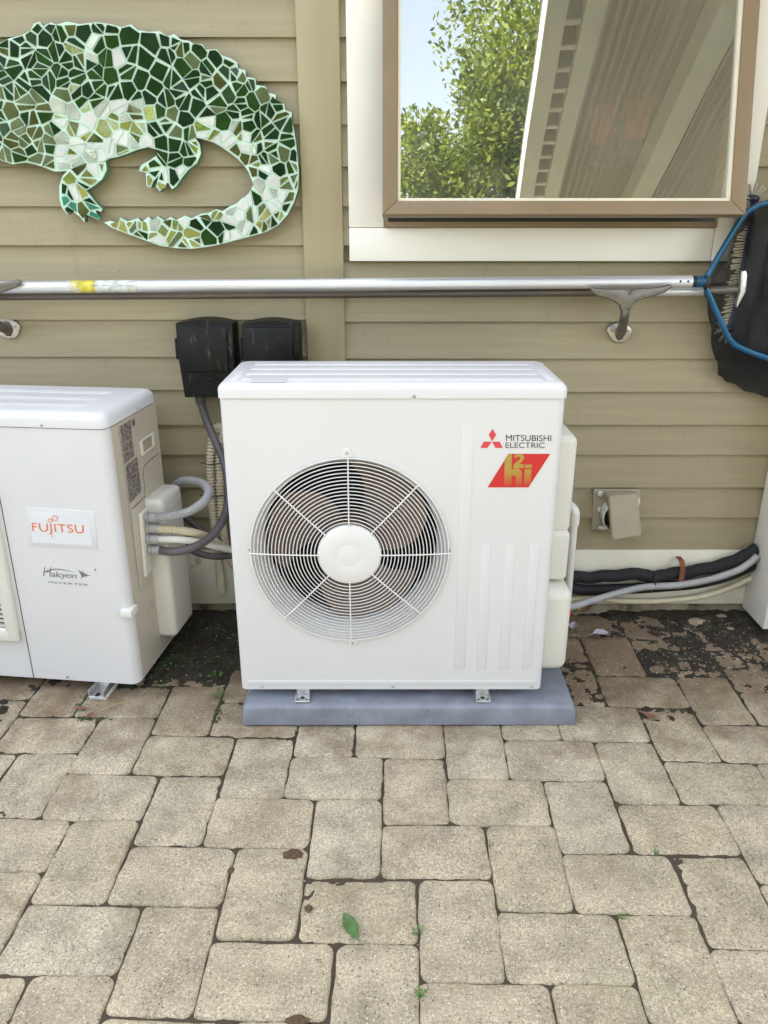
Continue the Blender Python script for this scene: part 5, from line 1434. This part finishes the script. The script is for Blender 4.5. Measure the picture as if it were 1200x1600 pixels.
# =================================================================== LITTER ON THE GROUND
def leaf_obj(p, L_, W_, rz, m, label, curl=.2, cat='leaf', ntip=9, lift=.004):
    bm = new_bm(); rows_ = []
    for i in range(ntip + 1):
        t = i / ntip; wv = W_ / 2 * math.sin(math.pi * min(1, t * .96 + .02)) ** .8
        x = (t - .5) * L_; z = curl * L_ * (t - .5) ** 2
        rows_.append([bm.verts.new((x, s * wv, z + abs(s) * wv * curl * 1.3)) for s in (-1, -.5, 0, .5, 1)])
    for a, b in zip(rows_, rows_[1:]):
        for k in range(4): bm.faces.new((a[k], b[k], b[k + 1], a[k + 1]))
    tube(bm, [(-L_ * .70, 0, .002), (-L_ * .48, 0, curl * L_ * .22)], .0009, 5)
    o = obj('leaf', bm, M[m], smooth=80, fix=False); o.location = (p.x, p.y, p.z + lift); o.rotation_euler = (R(random.uniform(-6, 6)), R(random.uniform(-6, 6)), R(rz))
    tag(o, label, cat); return o
leaf_obj(onZ(548, 1449), .062, .028, 118, 'leafg', 'single green leaf lying on the pavers in the foreground', .12)
leaf_obj(onZ(128, 1110), .040, .016, -10, 'leafb', 'curled brown dead leaf below the left unit foot', .5)
leaf_obj(onZ(141, 1121), .035, .014, 60, 'leafb', 'small brown dead leaf beside a larger one below the left unit', .5)
leaf_obj(onZ(421, 1131), .035, .012, 12, 'leafb', 'thin reddish dead leaf against the front of the pad', .4)
leaf_obj(onZ(1012, 1120), .050, .018, -35, 'leafb', 'red brown dead leaf in a paver joint right of the pad', .4)
leaf_obj(onZ(912, 962), .075, .036, 40, 'leafy', 'ochre dead leaf by the wall beside the centre unit', .6, lift=.02)
leaf_obj(onZ(938, 997), .055, .040, 10, 'leafl', 'pale bleached leaf on the dirty pavers right of the unit', .5, lift=.012)
leaf_obj(onZ(896, 985), .050, .030, 70, 'leafl', 'pale bleached leaf tucked under the valve cover', .5, lift=.012)
def grass_blade(a, b, label):
    p, q = onZ(*a, .014), onZ(*b, .02); bm = new_bm(); m_ = (p + q) / 2 + Vector((0, 0, .008)); tube(bm, catmull([p, m_, q], 6), .0011, 5)
    tag(obj('grass_blade', bm, M['leafy'], smooth=60), label, 'grass blade')
grass_blade((147, 1115), (211, 1095), 'long dry grass blade on the mossy paver by the left unit')
grass_blade((136, 1108), (166, 1098), 'short dry grass blade crossing the mossy paver by the left unit')
# weeds in the joints
rw = random.Random(9)
def weed(p, n, s, label):
    root = empty('weed', p); tag(root, label, 'weed')
    for k in range(n):
        a = rw.uniform(0, 6.28); d = Vector((math.cos(a), math.sin(a), 0)); bm = new_bm()
        st = Vector((0, 0, -.004)); tip = d * s * rw.uniform(.4, 1) + Vector((0, 0, s * rw.uniform(.3, .9)))
        tube(bm, [st, tip], .0007, 4)
        w_ = s * rw.uniform(.22, .38); sd_ = Vector((-d.y, d.x, 0))
        v = [tip - d * w_ * .3, tip + d * w_ * .3 + sd_ * w_ * .7, tip + d * w_ * 1.3, tip + d * w_ * .3 - sd_ * w_ * .7]
        poly(bm, [x + Vector((0, 0, .001)) for x in v]); obj('weed_leaf', bm, M['weed'], root, 0, fix=False)
for (px, py, n, s, l) in ((654, 1457, 7, .013, 'tiny green weed in the joint beside the foreground leaf'), (657, 1556, 8, .014, 'tiny green weed in the joint at the bottom edge of the photo'),
                          (766, 1322, 5, .009, 'tiny green weed in the joint below the middle of the pad'), (972, 1434, 6, .011, 'tiny green weed in the joint right of the middle'),
                          (1023, 1333, 6, .011, 'tiny green weed in a joint at the right'), (206, 1413, 5, .008, 'tiny green weed in a joint at the left foreground'),
                          (340, 1058, 7, .022, 'small pale weed in the dark soil between the units, nearer the wall'), (341, 1089, 8, .020, 'small pale weed in the paver joint beside the pad corner'),
                          (270, 1044, 4, .020, 'small weed sprig in the dark soil right of the left unit')):
    weed(onZ(px, py, .0), n, s, l)
# mud clods and stones
def lump(name, p, r, m, label, cat, flat_=.35):
    bm = new_bm(); bmesh.ops.create_icosphere(bm, subdivisions=3, radius=1.0)
    for v in bm.verts:
        k = 1 + .35 * mnoise.noise(v.co * 2.2 + Vector((p.x * 31, p.y * 17, 0))) + .12 * mnoise.noise(v.co * 7)
        v.co = Vector((v.co.x * r[0] * k, v.co.y * r[1] * k, v.co.z * r[0] * flat_ * k))
    o = obj(name, bm, M[m], smooth=80); o.location = (p.x, p.y, p.z); tag(o, label, cat)
lump('mud_clod', onZ(458, 1335), (.022, .018), 'mud', 'dark mud clod pressed on a paver in the foreground', 'mud', .12)
lump('mud_clod', onZ(482, 1419), (.008, .009), 'mud', 'small mud speck on the paver left of the green leaf', 'mud', .2)
lump('mud_clod', onZ(361, 1360), (.007, .009), 'mud', 'small mud speck at the edge of a foreground paver at the left', 'mud', .2)
lump('mud_clod', onZ(465, 1594), (.020, .010), 'mud', 'mud clod at the bottom edge of the photo', 'mud', .15)
lump('stone', onZ(1088, 972, .01), (.030, .020), 'stone', 'flat tan stone in the dark soil beside the white post', 'stone', .4)
lump('stone', onZ(1127, 963, .01), (.018, .012), 'stone', 'small tan stone in the dark soil nearest the white post', 'stone', .4)
lump('stone', onZ(1141, 983, .01), (.014, .010), 'stone', 'small dull stone in the dark soil in front of the white post', 'stone', .4)
# crumbs: bits of litter nobody could count
bm = new_bm(); rc_ = random.Random(31)
for k in range(1500):
    if k < 1000: x = rc_.uniform(.5, 1.25); y = 2.38 - abs(rc_.gauss(0, .28))
    elif k < 1250: x = rc_.uniform(-.72, -.40); y = rc_.uniform(1.75, 2.35)
    else: x = rc_.uniform(-1, 1); y = rc_.uniform(.9, 1.9)
    s = rc_.uniform(.0008, .0026) * (1.0 if k < 1250 else .7); z = max(.001, soil_h(x, y)) + s * .4
    c = Vector((x, y, z)); a = rc_.uniform(0, 6.28)
    d1 = Vector((math.cos(a), math.sin(a), rc_.uniform(-.3, .3))) * s * rc_.uniform(.8, 2.2); d2 = Vector((-math.sin(a), math.cos(a), rc_.uniform(-.3, .3))) * s * .8
    v = [bm.verts.new(q) for q in (c - d1, c + d2, c + d1, c - d2)]; t = bm.verts.new(c + Vector((0, 0, s * .8)))
    for i in range(4): bm.faces.new((v[i], v[(i + 1) % 4], t))
tag(obj('crumbs', bm, mat('crumb', (.40, .35, .28), .9, var=.6, vscale=90), smooth=0), 'pale crumbs and grit scattered on the soil and pavers near the wall', 'debris', kind='stuff')
# moss in the joints beside the left unit
bm = new_bm(); rm2 = random.Random(77)
mc = [((118, 1115), (130, 1085)), ((228, 1120), (262, 1060)), ((120, 1120), (180, 1126)), ((247, 1048), (262, 1030)), ((338, 1125), (352, 1075))]
for (a, b) in mc:
    pa_, pb_ = onZ(*a), onZ(*b)
    for k in range(150):
        t = rm2.random(); p = pa_.lerp(pb_, t) + Vector((rm2.gauss(0, .008), rm2.gauss(0, .008), 0))
        r = rm2.uniform(.0015, .0042)
        bmesh.ops.create_icosphere(bm, subdivisions=1, radius=r, matrix=Matrix.Translation((p.x, p.y, max(-.006, soil_h(p.x, p.y)) + .001 * rm2.random())) @ Matrix.Diagonal((1, 1, .7, 1)))
for k in range(900):
    x, y = rm2.uniform(-.70, -.40), 1.80 + .50 * rm2.random()
    if mnoise.noise(Vector((x * 9, y * 9, 4.4))) < .02 or soil_h(x, y) < .0012: continue
    r = rm2.uniform(.0015, .0045)
    bmesh.ops.create_icosphere(bm, subdivisions=1, radius=r, matrix=Matrix.Translation((x, y, max(-.002, soil_h(x, y)))) @ Matrix.Diagonal((1, 1, .6, 1)))
tag(obj('moss', bm, M['moss'], smooth=0), 'green moss in the paver joints around the corner of the left unit', 'moss', kind='stuff')

# =================================================================== THINGS INSIDE THE WINDOW
bm = new_bm()
for (px, py, r, m) in ((938, 206, .030, 0), (965, 214, .026, 0)):
    ball(bm, onY(px, py, 2.68), r * 1.25, 1, .8, 1.25)
g1 = empty('gloves', onY(945, 255, 2.405)); tag(g1, 'red and navy gloves in a clear bag behind the window pane, left one', 'gloves', 'gloves seen through the window')
def glove(root, c):
    o = Vector(root.location)
    b = new_bm(); ball(b, c - o + Vector((0, 0, .03)), .042, .85, .5, 1.1, 14, 10)
    for k in range(4): ball(b, c - o + Vector((-.027 + .018 * k, 0, .078)), .012, .9, .9, 2.2, 10, 8)
    obj('cuff', b, M['redcloth'], root, 60)
    b = new_bm(); ball(b, c - o + Vector((.006, 0, -.035)), .044, 1.0, .55, .8, 14, 10); obj('palm', b, M['navycloth'], root, 60)
bm.free()
glove(g1, onY(940, 222, 2.405))
g2 = empty('gloves', onY(995, 250, 2.405)); tag(g2, 'red and navy gloves in a clear bag behind the window pane, right one', 'gloves', 'gloves seen through the window')
glove(g2, onY(992, 215, 2.405))
for px, l in ((740, 'pale ceramic jar on the shelf inside the window, the left one'), (775, 'pale ceramic jar on the shelf inside the window, the right one')):
    p = onY(px, 300, 2.66); bm = new_bm(); lathe(bm, [(.0001, 0), (.032, .001), (.035, .02), (.035, .13), (.028, .145), (.028, .16), (.0001, .162)], (0, 0, 0), 'Z', 24)
    o = obj('jar', bm, M['jar'], smooth=50); o.location = (p.x, 2.66, 1.316); tag(o, l, 'jar', 'jars inside the window')
